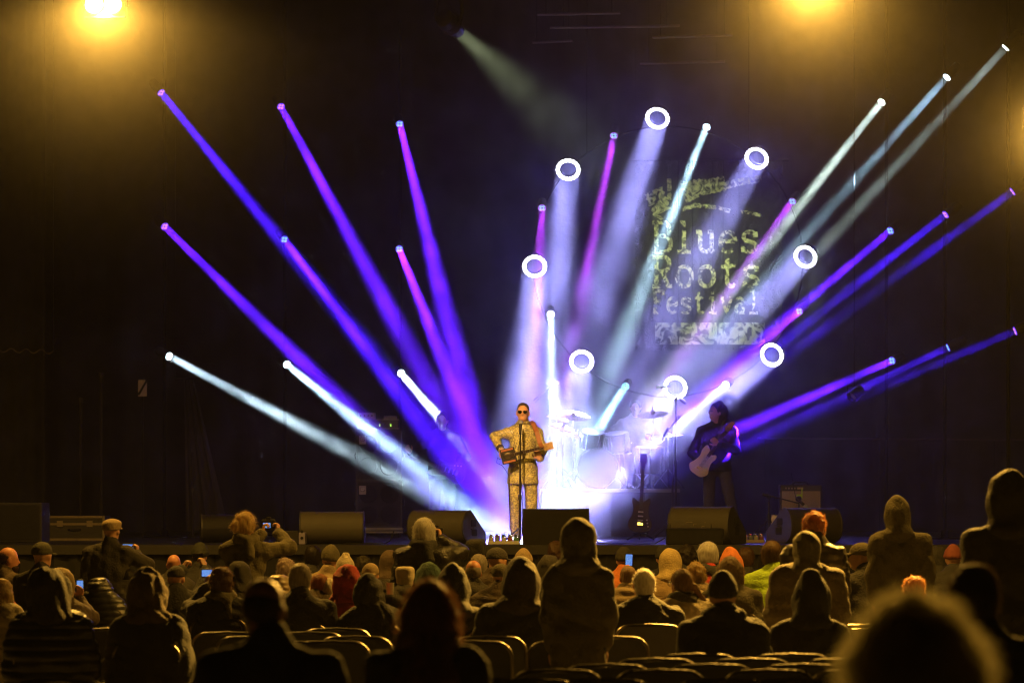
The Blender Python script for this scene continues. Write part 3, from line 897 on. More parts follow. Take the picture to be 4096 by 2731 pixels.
pedalboard(1952, 2078, 39.75, 'bright pedalboard at the feet of the singer', M((.6, .6, .62), .35), (1, 1, 1), 5, True)
pedalboard(2972, 3058, 40.9, 'tan edged pedalboard with red lamps beside the guitarist', M((.3, .24, .18), .5), (1, .06, .02), 4)

def cable(label, pts, r=.007, mat=BLACK):
    t = MB().tube([Vector(p) for p in pts], r, 6).build('cable', mat, None, smooth=True)
    tag(t, label, 'cable', 'cables on the stage floor')
def floorpath(px, Y0=39.6):
    return [P(x, 0, Y).xy.to_3d() + Vector((0, 0, STAGE + dz)) for x, Y, dz in px]
cable('black cable lying between the black monitor and the scrawled monitor', floorpath([(2360, 39.7, .12), (2395, 39.6, .02), (2440, 39.55, .01), (2500, 39.7, .01), (2560, 39.58, .01), (2620, 39.7, .01), (2660, 39.7, .08)]))
cable('black cable trailing left of the second grey monitor', floorpath([(1575, 39.9, .16), (1562, 39.7, .05), (1540, 39.6, .01), (1500, 39.7, .01), (1440, 39.6, .01), (1380, 39.75, .01)]))
cable('thin guitar cable hanging from the singer to the pedalboard', [P(2003, 1838, 40.5), P(1990, 1830, 40.5), P(1986, 1850, 40.5), P(2010, 1862, 40.5), P(2036, 1900, 40.48), P(2038, 2000, 40.45), P(2040, 2100, 40.4), P(2046, 2150, 40.2), P(2040, 2164, 40.0)], .005)

# ------------------------------------------------------------------ drums
RZ = STAGE + .69
ra, rb = P(2168, 0, 46.8), P(2720, 0, 46.8)
riser = thing('drum_riser', 'drum riser with a pale front under the drum kit', 'riser', ((ra.x + rb.x) / 2, 48, STAGE))
MB().box((ra.x, 46.8, RZ - .05), (rb.x, 49.6, RZ)).build('deck', M((.3, .3, .32), .5), riser, bevel=.006)
for i in range(4):
    x0 = ra.x + (rb.x - ra.x) * i / 4 + .004; x1 = ra.x + (rb.x - ra.x) * (i + 1) / 4 - .004
    MB().box((x0, 46.83, STAGE), (x1, 46.86, RZ - .052)).build('front_panel', M((.05, .05, .06), .95), riser)
for sx in (ra.x, rb.x - .03):
    MB().box((sx, 46.87, STAGE), (sx + .03, 49.6, RZ - .052)).build('side_panel', M((.05, .05, .06), .6), riser)

SHELL = M((.05, .03, .03), .25, var=.2, bump=0, coat=.6)
SKIN = M((.3, .3, .3), .5, var=.1, bump=.1)
def drum(t, c, axis, r, depth, nlug=8, shell=SHELL, SKIN=SKIN):
    ax = Vector(axis).normalized(); c = Vector(c)
    sh = MB().lathe([(r, -depth / 2), (r * 1.005, 0), (r, depth / 2)], c, ax, 32).build('shell', shell, t, smooth=True)
    MB().lathe([(r * .97, 0), (r * .96, .004)], c + ax * (depth / 2 + .006), ax, 28).build('drum_skin', SKIN, t)
    MB().lathe([(r * .97, 0), (r * .96, .004)], c - ax * (depth / 2 + .01), ax, 28).build('drum_skin', SKIN, t)
    q = Vector((0, 0, 1)).rotation_difference(ax)
    for s in (-1, 1):
        hoop = [c + ax * (depth / 2 + .004) * s + q @ Vector((r * 1.03 * math.cos(u), r * 1.03 * math.sin(u), 0)) for u in [2 * math.pi * i / 32 for i in range(32)]]
        MB().tube(hoop, .011, 6, closed=True).build('hoop', CHROME, t, smooth=True)
    for i in range(nlug):
        u = 2 * math.pi * i / nlug
        e = q @ Vector((math.cos(u), math.sin(u), 0))
        MB().tube([c + e * (r + .015) - ax * depth * .5, c + e * (r + .015) + ax * depth * .5], .005, 5).build('tension_rod', CHROME, t)
        MB().tube([c + e * (r + .012) - ax * depth * .16, c + e * (r + .012) + ax * depth * .16], .011, 6).build('lug', CHROME, t)
def rz(px, py, Y): return P(px, py, Y)
dk = thing('bass_drum', 'bass drum facing the audience on the riser', 'drum', (P(2388, 0, 47.1).x, 47.3, RZ))
drum(dk, (P(2388, 0, 47.2).x, 47.35, RZ + .3), (0, -1, 0), .285, .42, 10, SKIN=M((.03, .03, .035), .95, var=.1, bump=.1))
for s in (-1, 1):
    x = P(2388, 0, 47.2).x
    MB().tube([(x + s * .28, 47.3, RZ + .22), (x + s * .4, 47.05, RZ + .01)], .01, 6).build('spur', CHROME, dk)
MB().tube([(P(2388, 0, 47.2).x, 47.4, RZ + .58), (P(2388, 0, 47.2).x, 47.4, RZ + .8)], .014, 8).build('tom_post', CHROME, dk)
for (px, py, lab, sd) in ((2370, 1760, 'left rack tom above the bass drum', -1), (2468, 1766, 'right rack tom above the bass drum', 1)):
    c = P(px, py, 47.35)
    t = thing('rack_tom', lab, 'drum', c, group='rack toms')
    drum(t, c, (.12 * -sd, -.25, 1), .165, .24, 6)
    MB().tube([c + Vector((-sd * .17, .02, -.02)), (P(2388, 0, 47.2).x, 47.4, RZ + .75)], .011, 6).build('tom_arm', CHROME, t)
c = P(2598, 0, 47.6); c.z = RZ + .42
t = thing('floor_tom', 'floor tom on three legs right of the rack toms', 'drum', (c.x, c.y, RZ))
drum(t, c, (0, -.06, 1), .2, .38, 8)
for i in range(3):
    u = 2 * math.pi * i / 3 + .5
    MB().tube([c + Vector((.22 * math.cos(u), .22 * math.sin(u), .1)), c + Vector((.22 * math.cos(u), .22 * math.sin(u), -.38)), c + Vector((.26 * math.cos(u), .26 * math.sin(u), -.42))], .008, 6).build('leg', CHROME, t)
c = P(2480, 0, 48.0); c.z = RZ + .6
t = thing('snare_drum', 'snare drum on its stand behind the rack toms', 'drum', (c.x, c.y, RZ))
drum(t, c, (0, 0, 1), .178, .14, 8, CHROME)
MB().tube([c + Vector((0, 0, -.08)), c + Vector((0, 0, -.5))], .012, 6).build('stand_post', CHROME, t)
tripod(t, Vector((c.x, c.y, RZ)), .25, .25, CHROME)
BRASS = M((.75, .55, .25), .25, 1., var=.15, scale=30, bump=.1, bscale=200)
def cymbal(px, py, Y, r, tilt, label, name='cymbal', hat=False):
    c = P(px, py, Y)
    t = thing(name, label, 'cymbal', (c.x, c.y, RZ), group='cymbals on stands')
    ax = Vector(tilt).normalized()
    prof = [(r, 0), (r * .6, .018), (r * .22, .03), (r * .16, .05), (r * .05, .062), (.008, .064)]
    under = [(a * .995, b - .004) for a, b in prof]
    MB().lathe(prof, c, ax, 36).build('plate', BRASS, t, smooth=True)
    if hat:
        MB().lathe([(a, -b - .012) for a, b in prof], c, ax, 36).build('lower_plate', BRASS, t, smooth=True)
    MB().lathe([(.02, .06), (.02, .075), (.008, .08), (.008, .12)], c, ax, 10).build('wing_nut', CHROME, t)
    MB().tube([c, (c.x, c.y, RZ + .1)], .011, 8).build('stand_tube', CHROME, t, smooth=True)
    MB().lathe([(.02, -.03), (.02, .03)], (c.x, c.y, RZ + .5), (0, 0, 1), 10).build('clutch', CHROME, t)
    tripod(t, Vector((c.x, c.y, RZ)), .27, .3, CHROME)
    return t
cymbal(2292, 1664, 47.3, .255, (.12, -.3, 1), 'large tilted crash cymbal above the left rack tom')
cymbal(2227, 1672, 47.6, .18, (.25, -.2, 1), 'small bright splash cymbal right of the head of the singer')
h = cymbal(2250, 1712, 47.1, .2, (.3, -.25, 1), 'pair of hi-hat cymbals behind the guitar neck of the singer', 'hi_hat', True)
hx = P(2250, 0, 47.1).x
MB().prism([(-.05, 0), (.05, 0), (.035, .26), (-.035, .26)], .01, .03, (hx, 46.85, RZ), (1, 0, 0), (0, 1, .25), (0, -.2, 1)).build('pedal', CHROME, h)
cymbal(2612, 1658, 47.6, .23, (-.1, -.28, 1), 'dark crash cymbal in front of the drummer')
cymbal(2672, 1748, 47.3, .24, (-.15, -.03, 1), 'flat ride cymbal right of the floor tom')
cymbal(2300, 1745, 47.9, .2, (.45, -.2, 1), 'steeply tilted cymbal between hi-hat and left rack tom')

# ------------------------------------------------------------------ left wing
def case_parts(t, a, b):
    e = .03; Y = 43.0
    al = M((.3, .25, .18), .4, .7)
    for x in (a.x - .004, b.x - e + .004):
        MB().box((x, Y - .006, a.z), (x + e, Y - .001, b.z)).build('corner_edge', al, t)
    for z in (a.z, b.z - e, a.z + (b.z - a.z) * .62):
        MB().box((a.x + e, Y - .006, z), (b.x - e, Y - .001, z + e)).build('edge_profile', al, t)
    for x in (.25, .75):
        cx = a.x + (b.x - a.x) * x
        MB().box((cx - .04, Y - .012, a.z + (b.z - a.z) * .55), (cx + .04, Y - .007, a.z + (b.z - a.z) * .8)).build('latch', al, t, bevel=.004)
    MB().tube([((a.x + b.x) / 2 - .08, Y - .007, a.z + .15), ((a.x + b.x) / 2 - .06, Y - .04, a.z + .15), ((a.x + b.x) / 2 + .06, Y - .04, a.z + .15), ((a.x + b.x) / 2 + .08, Y - .007, a.z + .15)], .009, 6).build('handle', DARKMETAL, t)
boxthing('flight_case', 'flight case with metal edges behind the man in the flat cap', 'case', 180, 418, 2062, on_floor(0, 43.0), 43.0, .7, M((.03, .028, .022), .6), case_parts, bevel=.01)
boxthing('speaker_stack', 'large black speaker box at the far left stage edge', 'speaker', -60, 168, 2010, on_floor(0, 41.5), 41.5, .7, M((.02, .02, .026), .6), lambda t, a, b: MB().box((a.x + .03, 41.49, a.z + .03), (b.x - .03, 41.497, b.z - .03)).build('grille', MATT, t))
for x, y0, lab in ((322, 1600, 'thin scaffold tube left of the pair above the flight case'), (404, 1500, 'thin scaffold tube right of the pair above the flight case'), (770, 1960, 'thin blue lit pipe left of the woman with a bun')):
    a = P(x, 0, 45.5); b = P(x, y0, 45.5)
    t = thing('scaffold_tube', lab, 'pipe', (a.x, 45.5, STAGE), group='scaffold tubes')
    MB().tube([(a.x, 45.5, STAGE), (a.x, 45.5, max(b.z, STAGE + 1.2))], .02, 8).build('tube', M((.02, .018, .016), .9), t, smooth=True)
    MB().lathe([(.08, 0), (.08, .01), (.03, .015)], (a.x, 45.5, STAGE), (0, 0, 1), 12).build('foot', DARKMETAL, t)
    MB().lathe([(.035, -.03), (.035, .03)], (a.x, 45.5, b.z), (0, 0, 1), 10).build('coupler', M((.04, .035, .03), .6), t)
def slash_sign():
    c = P(570, 1552, 46.6)
    t = thing('sign_board', 'small white rectangular sign with a black diagonal slash at the left rear', 'sign', (c.x, c.y, c.z - .12))
    MB().prism(rounded(.125, .235, .004), -.004, .004, c).build('board', M((.6, .52, .55), .7), t)
    MB().prism([(-.062, -.1), (-.04, -.1), (.062, .085), (.062, .117), (.05, .117), (-.062, -.07)], -.007, -.0045, c).build('slash', MATT, t)
    MB().prism([(-.062, -.062), (-.062, -.1), (-.06, -.1)], -.007, -.0045, c).build('slash_foot', MATT, t)
    MB().tube([(c.x, c.y + .02, STAGE), (c.x, c.y + .02, c.z + .1)], .012, 6).build('post', MATT, t)
    MB().lathe([(.12, 0), (.12, .012), (.03, .02)], (c.x, c.y + .02, STAGE), (0, 0, 1), 14).build('base', MATT, t)
slash_sign()
def drape():
    t = thing('grey_drape', 'dim grey cloth hanging in a widening fold beside the left beams', 'curtain', P(800, 2100, 48.5))
    mb = MB(); vs = []; n = 24
    for j in range(n + 1):
        tt = j / n
        zc = 1520 + (2120 - 1520) * tt
        x0 = 735 + 10 * tt; x1 = 775 + 140 * tt
        for i in range(13):
            p = P(x0 + (x1 - x0) * i / 12, zc, 48.5)
            vs.append((p.x, p.y + .05 * math.sin(i * 1.6 + tt) , max(p.z, STAGE + .002 + .0001 * i)))
    mb.add(vs, [(j * 13 + i, j * 13 + i + 1, (j + 1) * 13 + i + 1, (j + 1) * 13 + i) for j in range(n) for i in range(12)])
    mb.build('cloth', M((.07, .065, .075), .9), t, smooth=True)
    a, b = P(700, 1515, 48.5), P(800, 1515, 48.5)
    MB().tube([a, b], .015, 6).build('hanging_bar', MATT, t)
    MB().tube([(a.x, a.y, a.z), (a.x, a.y, 10.35)], .006, 5).build('wire', MATT, t)
drape()
def bunting():
    a = P(-10, 1405, 43.6)
    t = thing('wavy_trim', 'thin wavy pale trim along the edge of the left wing curtain', 'trim', a)
    pts = [P(x, 1400 + 8 * math.sin(x / 9.5) + (x * .035), 43.6) for x in range(-10, 215, 4)]
    MB().tube(pts, .007, 5).build('trim_cord', M((.1, .085, .07), .8), t)
    MB().tube([pts[0], Vector((pts[0].x, 43.6, 10.35))], .004, 4).build('wire', MATT, t)
    MB().tube([pts[-1], Vector((pts[-1].x, 43.6, 10.35))], .004, 4).build('wire', MATT, t)
bunting()
def rear_rail():
    Y = 50.8
    a, b = P(3030, 1752, Y), P(4250, 1760, Y)
    t = thing('rear_rail', 'thin horizontal pipe along the backdrop right of the guitarist', 'pipe', (a.x, Y, STAGE))
    MB().tube([a, b], .016, 8).build('pipe', M((.16, .14, .17), .5, .3), t, smooth=True)
    for i in range(8):
        q = a.lerp(b, (i + .2) / 8)
        MB().tube([q, Vector((q.x, Y, STAGE if i % 3 == 0 else q.z - .05))], .01, 5).build('upright' if i % 3 == 0 else 'clip', MATT, t)
rear_rail()

# ------------------------------------------------------------------ guitars
def frame_from(p0, p1):
    """Local axes of a guitar whose neck runs from p0 (bridge) towards p1 (nut), face towards the audience."""
    v = (Vector(p1) - Vector(p0)).normalized()
    n = Vector((0, -1, 0)); n = (n - v * n.dot(v)).normalized()
    u = v.cross(n).normalized()
    return u, v, n
def neck_parts(t, p0, v, u, n, y0, y1, wd, mat, board, nfret=14, lift=0.018, fr=None):
    MB().prism([(-wd / 2, y0), (wd / 2, y0), (wd / 2 * .85, y1), (-wd / 2 * .85, y1)], -.012, lift, p0, u, v, n).build('neck', mat, t, bevel=.006)
    MB().prism([(-wd / 2 + .002, y0), (wd / 2 - .002, y0), (wd / 2 * .83, y1), (-wd / 2 * .83, y1)], lift + .001, lift + .006, p0, u, v, n).build('fretboard', board, t)
    for i in range(nfret):
        yy = y1 - (y1 - y0) * (1 - 2 ** (-i * .9 / 12)) * 1.75
        if yy < y0: break
        MB().prism([(-wd / 2 + .003, yy), (wd / 2 - .003, yy), (wd / 2 - .003, yy + .003), (-wd / 2 + .003, yy + .003)], lift + .006, lift + .009, p0, u, v, n).build('fret', fr or STEEL, t)
def strings(t, p0, v, u, n, y0, y1, wd, k, lift):
    for i in range(k):
        o = (i / (k - 1) - .5) * wd
        MB().tube([Vector(p0) + u * o + v * y0 + n * lift, Vector(p0) + u * o * .85 + v * y1 + n * lift], .0012, 4).build('string', DARKMETAL, t)
def blob(pts, n=6):
    """Closed smooth outline through pts (Catmull-Rom)."""
    out = []; m = len(pts)
    for i in range(m):
        p0, p1, p2, p3 = [pts[(i + k) % m] for k in (-1, 0, 1, 2)]
        for j in range(n):
            t = j / n
            out.append(tuple(.5 * (2 * p1[q] + (p2[q] - p0[q]) * t + (2 * p0[q] - 5 * p1[q] + 4 * p2[q] - p3[q]) * t * t + (3 * p1[q] - p0[q] - 3 * p2[q] + p3[q]) * t ** 3) for q in (0, 1)))
    return out
# ------------------------------------------------------------------ soft bodies: blended shapes turned into one skin
class Blend:
    def __init__(self, lo, hi, h):
        self.lo = np.array(lo, np.float32); self.h = h
        n = np.ceil((np.array(hi) - np.array(lo)) / h).astype(int) + 1
        self.ax = [self.lo[i] + h * np.arange(n[i], dtype=np.float32) for i in range(3)]
        self.F = np.full(n, .25, np.float32)
    def _sl(self, lo, hi):
        out = []
        for i in range(3):
            a = int(np.floor((lo[i] - self.lo[i]) / self.h)); b = int(np.ceil((hi[i] - self.lo[i]) / self.h)) + 1
            a = max(0, a); b = min(len(self.ax[i]), b)
            if a >= b: return None
            out.append(slice(a, b))
        return tuple(out)
    def _xyz(self, s):
        return (self.ax[0][s[0]][:, None, None], self.ax[1][s[1]][None, :, None], self.ax[2][s[2]][None, None, :])
    def _join(self, s, d, k):
        a = self.F[s]
        if k <= 0:
            self.F[s] = np.minimum(a, d); return
        hh = np.clip(.5 + .5 * (a - d) / k, 0, 1)
        self.F[s] = a * (1 - hh) + d * hh - k * hh * (1 - hh)
    def rc(self, a, b, ra, rb=None, k=.03):
        rb = ra if rb is None else rb
        a = np.array(a, np.float32); b = np.array(b, np.float32)
        m = max(ra, rb) + .1 + k
        s = self._sl(np.minimum(a, b) - m, np.maximum(a, b) + m)
        if s is None: return self
        X, Y, Z = self._xyz(s)
        ba = b - a; L = float(ba @ ba) + 1e-9
        t = np.clip(((X - a[0]) * ba[0] + (Y - a[1]) * ba[1] + (Z - a[2]) * ba[2]) / L, 0, 1)
        d = np.sqrt((X - a[0] - t * ba[0]) ** 2 + (Y - a[1] - t * ba[1]) ** 2 + (Z - a[2] - t * ba[2]) ** 2) - (ra + t * (rb - ra))
        self._join(s, d, k); return self
    def _eld(self, s, c, r, R):
        X, Y, Z = self._xyz(s)
        x, y, z = X - c[0], Y - c[1], Z - c[2]
        if R is not None:
            R = np.array(R, np.float32)
            x, y, z = (R[0, 0] * x + R[1, 0] * y + R[2, 0] * z, R[0, 1] * x + R[1, 1] * y + R[2, 1] * z, R[0, 2] * x + R[1, 2] * y + R[2, 2] * z)
        k0 = np.sqrt((x / r[0]) ** 2 + (y / r[1]) ** 2 + (z / r[2]) ** 2)
        k1 = np.sqrt((x / r[0] ** 2) ** 2 + (y / r[1] ** 2) ** 2 + (z / r[2] ** 2) ** 2) + 1e-6
        return k0 * (k0 - 1) / k1
    def el(self, c, r, k=.03, R=None):
        c = np.array(c, np.float32); m = max(r) + .1 + k
        s = self._sl(c - m, c + m)
        if s is None: return self
        self._join(s, self._eld(s, c, r, R), k); return self
    def cut(self, c, r, R=None, k=.0):
        c = np.array(c, np.float32); m = max(r) + .06
        s = self._sl(c - m, c + m)
        if s is None: return self
        d = -self._eld(s, c, r, R)
        a = self.F[s]
        if k <= 0: self.F[s] = np.maximum(a, d)
        else:
            hh = np.clip(.5 - .5 * (a - d) / k, 0, 1)
            self.F[s] = a * (1 - hh) + d * hh + k * hh * (1 - hh)
        return self
    def bx(self, c, half, rad, k=.02, R=None):
        c = np.array(c, np.float32); m = float(np.linalg.norm(half)) + .1
        s = self._sl(c - m, c + m)
        if s is None: return self
        X, Y, Z = self._xyz(s)
        x, y, z = X - c[0], Y - c[1], Z - c[2]
        if R is not None:
            R = np.array(R, np.float32)
            x, y, z = (R[0, 0] * x + R[1, 0] * y + R[2, 0] * z, R[0, 1] * x + R[1, 1] * y + R[2, 1] * z, R[0, 2] * x + R[1, 2] * y + R[2, 2] * z)
        qx, qy, qz = np.abs(x) - half[0] + rad, np.abs(y) - half[1] + rad, np.abs(z) - half[2] + rad
        d = np.sqrt(np.maximum(qx, 0) ** 2 + np.maximum(qy, 0) ** 2 + np.maximum(qz, 0) ** 2) + np.minimum(np.maximum(np.maximum(qx, qy), qz), 0) - rad
        self._join(s, d, k); return self
    def plane(self, p, n):
        """Keep only what lies behind the plane (opposite to n)."""
        X, Y, Z = self.ax[0][:, None, None], self.ax[1][None, :, None], self.ax[2][None, None, :]
        self.F = np.maximum(self.F, ((X - p[0]) * n[0] + (Y - p[1]) * n[1] + (Z - p[2]) * n[2]).astype(np.float32)); return self
    def noise(self, amp, freq, seed, stretch=(1, 1, 1)):
        r = np.random.RandomState(seed)
        X, Y, Z = self.ax[0][:, None, None], self.ax[1][None, :, None], self.ax[2][None, None, :]
        acc = np.zeros_like(self.F)
        for i in range(5):
            kv = r.normal(size=3) * np.array(stretch); kv *= freq * (1 + .45 * i) / (np.linalg.norm(kv) + 1e-6)
            ph = r.uniform(0, 6.28, 2)
            kw = r.normal(size=3) * freq * .4
            acc += (np.sin(kv[0] * X + kv[1] * Y + kv[2] * Z + ph[0] + 1.2 * np.sin(kw[0] * X + kw[1] * Y + kw[2] * Z + ph[1])) / (1 + .4 * i)).astype(np.float32)
        self.F += amp * acc / 2.2; return self
    def folds(self, amp, freq, seed, stretch=(1, 1, 1)):
        """Creases: sharp valleys between soft rolls of cloth."""
        r = np.random.RandomState(seed)
        X, Y, Z = self.ax[0][:, None, None], self.ax[1][None, :, None], self.ax[2][None, None, :]
        acc = np.zeros_like(self.F)
        for i in range(4):
            kv = r.normal(size=3) * np.array(stretch); kv *= freq * (1 + .5 * i) / (np.linalg.norm(kv) + 1e-6)
            ph = r.uniform(0, 6.28, 2); kw = r.normal(size=3) * freq * .55
            acc += ((.6 - np.abs(np.sin(kv[0] * X + kv[1] * Y + kv[2] * Z + ph[0] + 1.5 * np.sin(kw[0] * X + kw[1] * Y + kw[2] * Z + ph[1])))) / (1 + .3 * i)).astype(np.float32)
        self.F += amp * acc; return self
    def quilt(self, amp, pitch):
        Z = self.ax[2][None, None, :]
        self.F -= (amp * np.abs(np.sin(np.pi * Z / pitch)) ** .6).astype(np.float32); return self
    def mesh(self):
        Fg = self.F; h = self.h
        Fg[0] = Fg[-1] = .1; Fg[:, 0] = Fg[:, -1] = .1; Fg[:, :, 0] = Fg[:, :, -1] = .1
        ins = Fg < 0
        a = ins[:-1, :-1, :-1]
        cs = [ins[i:ins.shape[0] - 1 + i, j:ins.shape[1] - 1 + j, k:ins.shape[2] - 1 + k] for i in (0, 1) for j in (0, 1) for k in (0, 1)]
        cnt = sum(c.astype(np.int8) for c in cs)
        act = (cnt > 0) & (cnt < 8)
        I, J, Kk = np.nonzero(act)
        ids = np.full(act.shape, -1, np.int64); ids[I, J, Kk] = np.arange(len(I))
        corner = [(i, j, k) for i in (0, 1) for j in (0, 1) for k in (0, 1)]
        val = np.stack([Fg[I + c[0], J + c[1], Kk + c[2]] for c in corner], 1)
        acc = np.zeros((len(I), 3)); num = np.zeros(len(I))
        for p in range(8):
            for q in range(p + 1, 8):
                if sum(abs(corner[p][m] - corner[q][m]) for m in range(3)) != 1: continue
                x = (val[:, p] < 0) != (val[:, q] < 0)
                t = np.where(x, val[:, p] / (val[:, p] - val[:, q] + 1e-12), 0)
                for m in range(3):
                    acc[:, m] += np.where(x, corner[p][m] + t * (corner[q][m] - corner[p][m]), 0)
                num += x
        V = (np.stack([I, J, Kk], 1) + acc / num[:, None]) * h + self.lo
        Q = []
        for ax in range(3):
            s0 = [slice(None)] * 3; s1 = [slice(None)] * 3
            s0[ax] = slice(0, -1); s1[ax] = slice(1, None)
            A, B = ins[tuple(s0)], ins[tuple(s1)]
            idx = np.nonzero(A != B)
            u, v = [(1, 2), (2, 0), (0, 1)][ax]
            idx = np.stack(idx, 1)
            ok = (idx[:, u] > 0) & (idx[:, v] > 0)
            idx = idx[ok]
            def cell(du, dv):
                c = idx.copy(); c[:, u] -= du; c[:, v] -= dv
                c = np.minimum(c, np.array(act.shape) - 1)
                return ids[c[:, 0], c[:, 1], c[:, 2]]
            q = np.stack([cell(0, 0), cell(1, 0), cell(1, 1), cell(0, 1)], 1)
            flip = A[tuple(idx.T)]
            q[~flip] = q[~flip][:, ::-1]
            Q.append(q[(q >= 0).all(1)])
        return V, np.concatenate(Q)

def skin_mesh(name, VQ, mat, parent, extra=None):
    V, Q = VQ
    me = bpy.data.meshes.new(name)
    me.from_pydata(V.tolist(), [], Q[:, ::-1].tolist() if False else Q.tolist())
    me.materials.append(mat)
    me.shade_smooth()
    o = link(bpy.data.objects.new(name, me))
    if parent is not None: o.parent = parent
    return o

def vnormals(V, Q):
    n = np.cross(V[Q[:, 2]] - V[Q[:, 0]], V[Q[:, 3]] - V[Q[:, 1]])
    N = np.zeros_like(V)
    for i in range(4): np.add.at(N, Q[:, i], n)
    return N / (np.linalg.norm(N, axis=1, keepdims=True) + 1e-9)

def hairy(VQ, seed, n, length, width, comb, spread=.35):
    """Thin strands growing out of a hair surface, joined to it."""
    V, Q = VQ
    r = np.random.RandomState(seed)
    N = vnormals(V, Q)
    if (N[:, 2] * (V[:, 2] - V[:, 2].mean())).sum() < 0: N = -N
    pick = r.randint(0, len(V), n)
    b = V[pick] - N[pick] * .004
    d = N[pick] * .75 + np.array(comb) + r.normal(size=(n, 3)) * spread
    d /= np.linalg.norm(d, axis=1, keepdims=True)
    L = length * r.uniform(.4, 1.25, (n, 1))
    mid = b + d * L * .55
    tip = b + d * L + np.array([0, 0, -.3]) * L
    sd = np.cross(d, r.normal(size=(n, 3))); sd /= np.linalg.norm(sd, axis=1, keepdims=True) + 1e-9
    w_ = width
    pts = np.stack([b - sd * w_, b + sd * w_, mid + sd * w_ * .8, mid - sd * w_ * .8, tip], 1).reshape(-1, 3)
    o = len(V) + 5 * np.arange(n)[:, None]
    q = np.concatenate([o + np.array([[0, 1, 2, 3]])])
    tri = o + np.array([[3, 2, 4, 4]])
    faces = [tuple(x) for x in Q.tolist()] + [tuple(x) for x in q.tolist()] + [(x[0], x[1], x[2]) for x in tri.tolist()]
    return np.concatenate([V, pts]).tolist(), faces

def hair_obj(name, VQ, mat, parent, seed, n, length, width, comb, spread=.35):
    V, Fc = hairy(VQ, seed, n, length, width, comb, spread)
    me = bpy.data.meshes.new(name)
    me.from_pydata(V, [], Fc)
    me.materials.append(mat); me.shade_smooth()
    o = link(bpy.data.objects.new(name, me)); o.parent = parent
    return o

def V3(*a): return np.array(a, float)
def unit(v): return v / (np.linalg.norm(v) + 1e-9)
def ik(sh, wr, l1, l2, hint):
    d = wr - sh; L = np.linalg.norm(d)
    if L > (l1 + l2) * .995:
        wr = sh + d / L * (l1 + l2) * .995; d = wr - sh; L = np.linalg.norm(d)
    a = (l1 * l1 - l2 * l2 + L * L) / (2 * L)
    hgt = math.sqrt(max(0, l1 * l1 - a * a))
    u = d / L; hn = np.array(hint, float); hn = unit(hn - u * (hn @ u))
    return sh + u * a + hn * hgt, wr

def joints(pose, wid=1., lean=0., hy=0., pitch=0.):
    J = {}
    if pose == 'stand':
        J['pel'], J['chest'], J['neck'], J['head'] = V3(0, 0, .95), V3(0, .0 + lean * .4, 1.27), V3(0, -.01 + lean * .8, 1.46), V3(0, .02 + lean, 1.63)
        for s, n in ((1, 'R'), (-1, 'L')):
            J['hip' + n], J['knee' + n], J['ank' + n] = V3(.095 * s, 0, .9), V3(.105 * s, .03, .5), V3(.11 * s, -.02, .085)
    else:
        J['pel'], J['chest'], J['neck'], J['head'] = V3(0, 0, .56), V3(0, .0 + lean * .4, .87), V3(0, .01 + lean * .8, 1.05), V3(0, .045 + lean, 1.215)
        for s, n in ((1, 'R'), (-1, 'L')):
            J['hip' + n], J['knee' + n], J['ank' + n] = V3(.1 * s, .03, .54), V3(.13 * s, .42, .5), V3(.13 * s, .4, .085)
    for s, n in ((1, 'R'), (-1, 'L')):
        J['sh' + n] = J['neck'] + V3(.182 * s * wid, -.008, -.082)
        if pose == 'stand':
            J['el' + n] = J['sh' + n] + V3(.045 * s, -.03, -.28); J['wr' + n] = J['el' + n] + V3(-.02 * s, .08, -.22)
        else:
            J['el' + n] = J['sh' + n] + V3(.05 * s, .03, -.26); J['wr' + n] = J['el' + n] + V3(-.09 * s, .22, -.05)
    R = Matrix.Rotation(math.radians(-hy), 3, 'Z') @ Matrix.Rotation(math.radians(-pitch), 3, 'X')
    J['R'] = np.array(R)
    return J

def hand(g, wr, d, n, side, curl=.6, k=.008, s=1.):
    """Palm, four fingers of different length and a thumb. d: wrist to knuckles, n: where the palm faces."""
    d = unit(np.array(d, float)); n = np.array(n, float); n = unit(n - d * (n @ d)); l = np.cross(d, n) * side
    wr = np.array(wr, float)
    for i, (o, L) in enumerate(((-.03, .066), (-.01, .078), (.01, .073), (.028, .055))):
        o *= s; L *= s
        kn = wr + d * (.088 - abs(o) * .25) * s + l * o
        g.rc(wr + d * .02 * s + l * o * .7, kn, .0155 * s, .0125 * s, k)
        c = curl * (1 + .12 * i)
        d1 = d * math.cos(c) + n * math.sin(c); d2 = d * math.cos(2 * c) + n * math.sin(2 * c); d3 = d * math.cos(2.6 * c) + n * math.sin(2.6 * c)
        p1 = kn + d1 * L * .45; p2 = p1 + d2 * L * .32; p3 = p2 + d3 * L * .25
        g.rc(kn, p1, .0115 * s, .0105 * s, k * .4); g.rc(p1, p2, .0105 * s, .0095 * s, k * .4); g.rc(p2, p3, .0095 * s, .0085 * s, k * .4)
    b = wr + d * .025 * s - l * .028 * s
    t1 = b + (d * .6 - l * .75 + n * .35) * .04 * s; t2 = t1 + (d * .9 - l * .25 + n * .5) * .036 * s
    g.rc(b, t1, .0155 * s, .0135 * s, k); g.rc(t1, t2, .0125 * s, .0105 * s, k * .5)

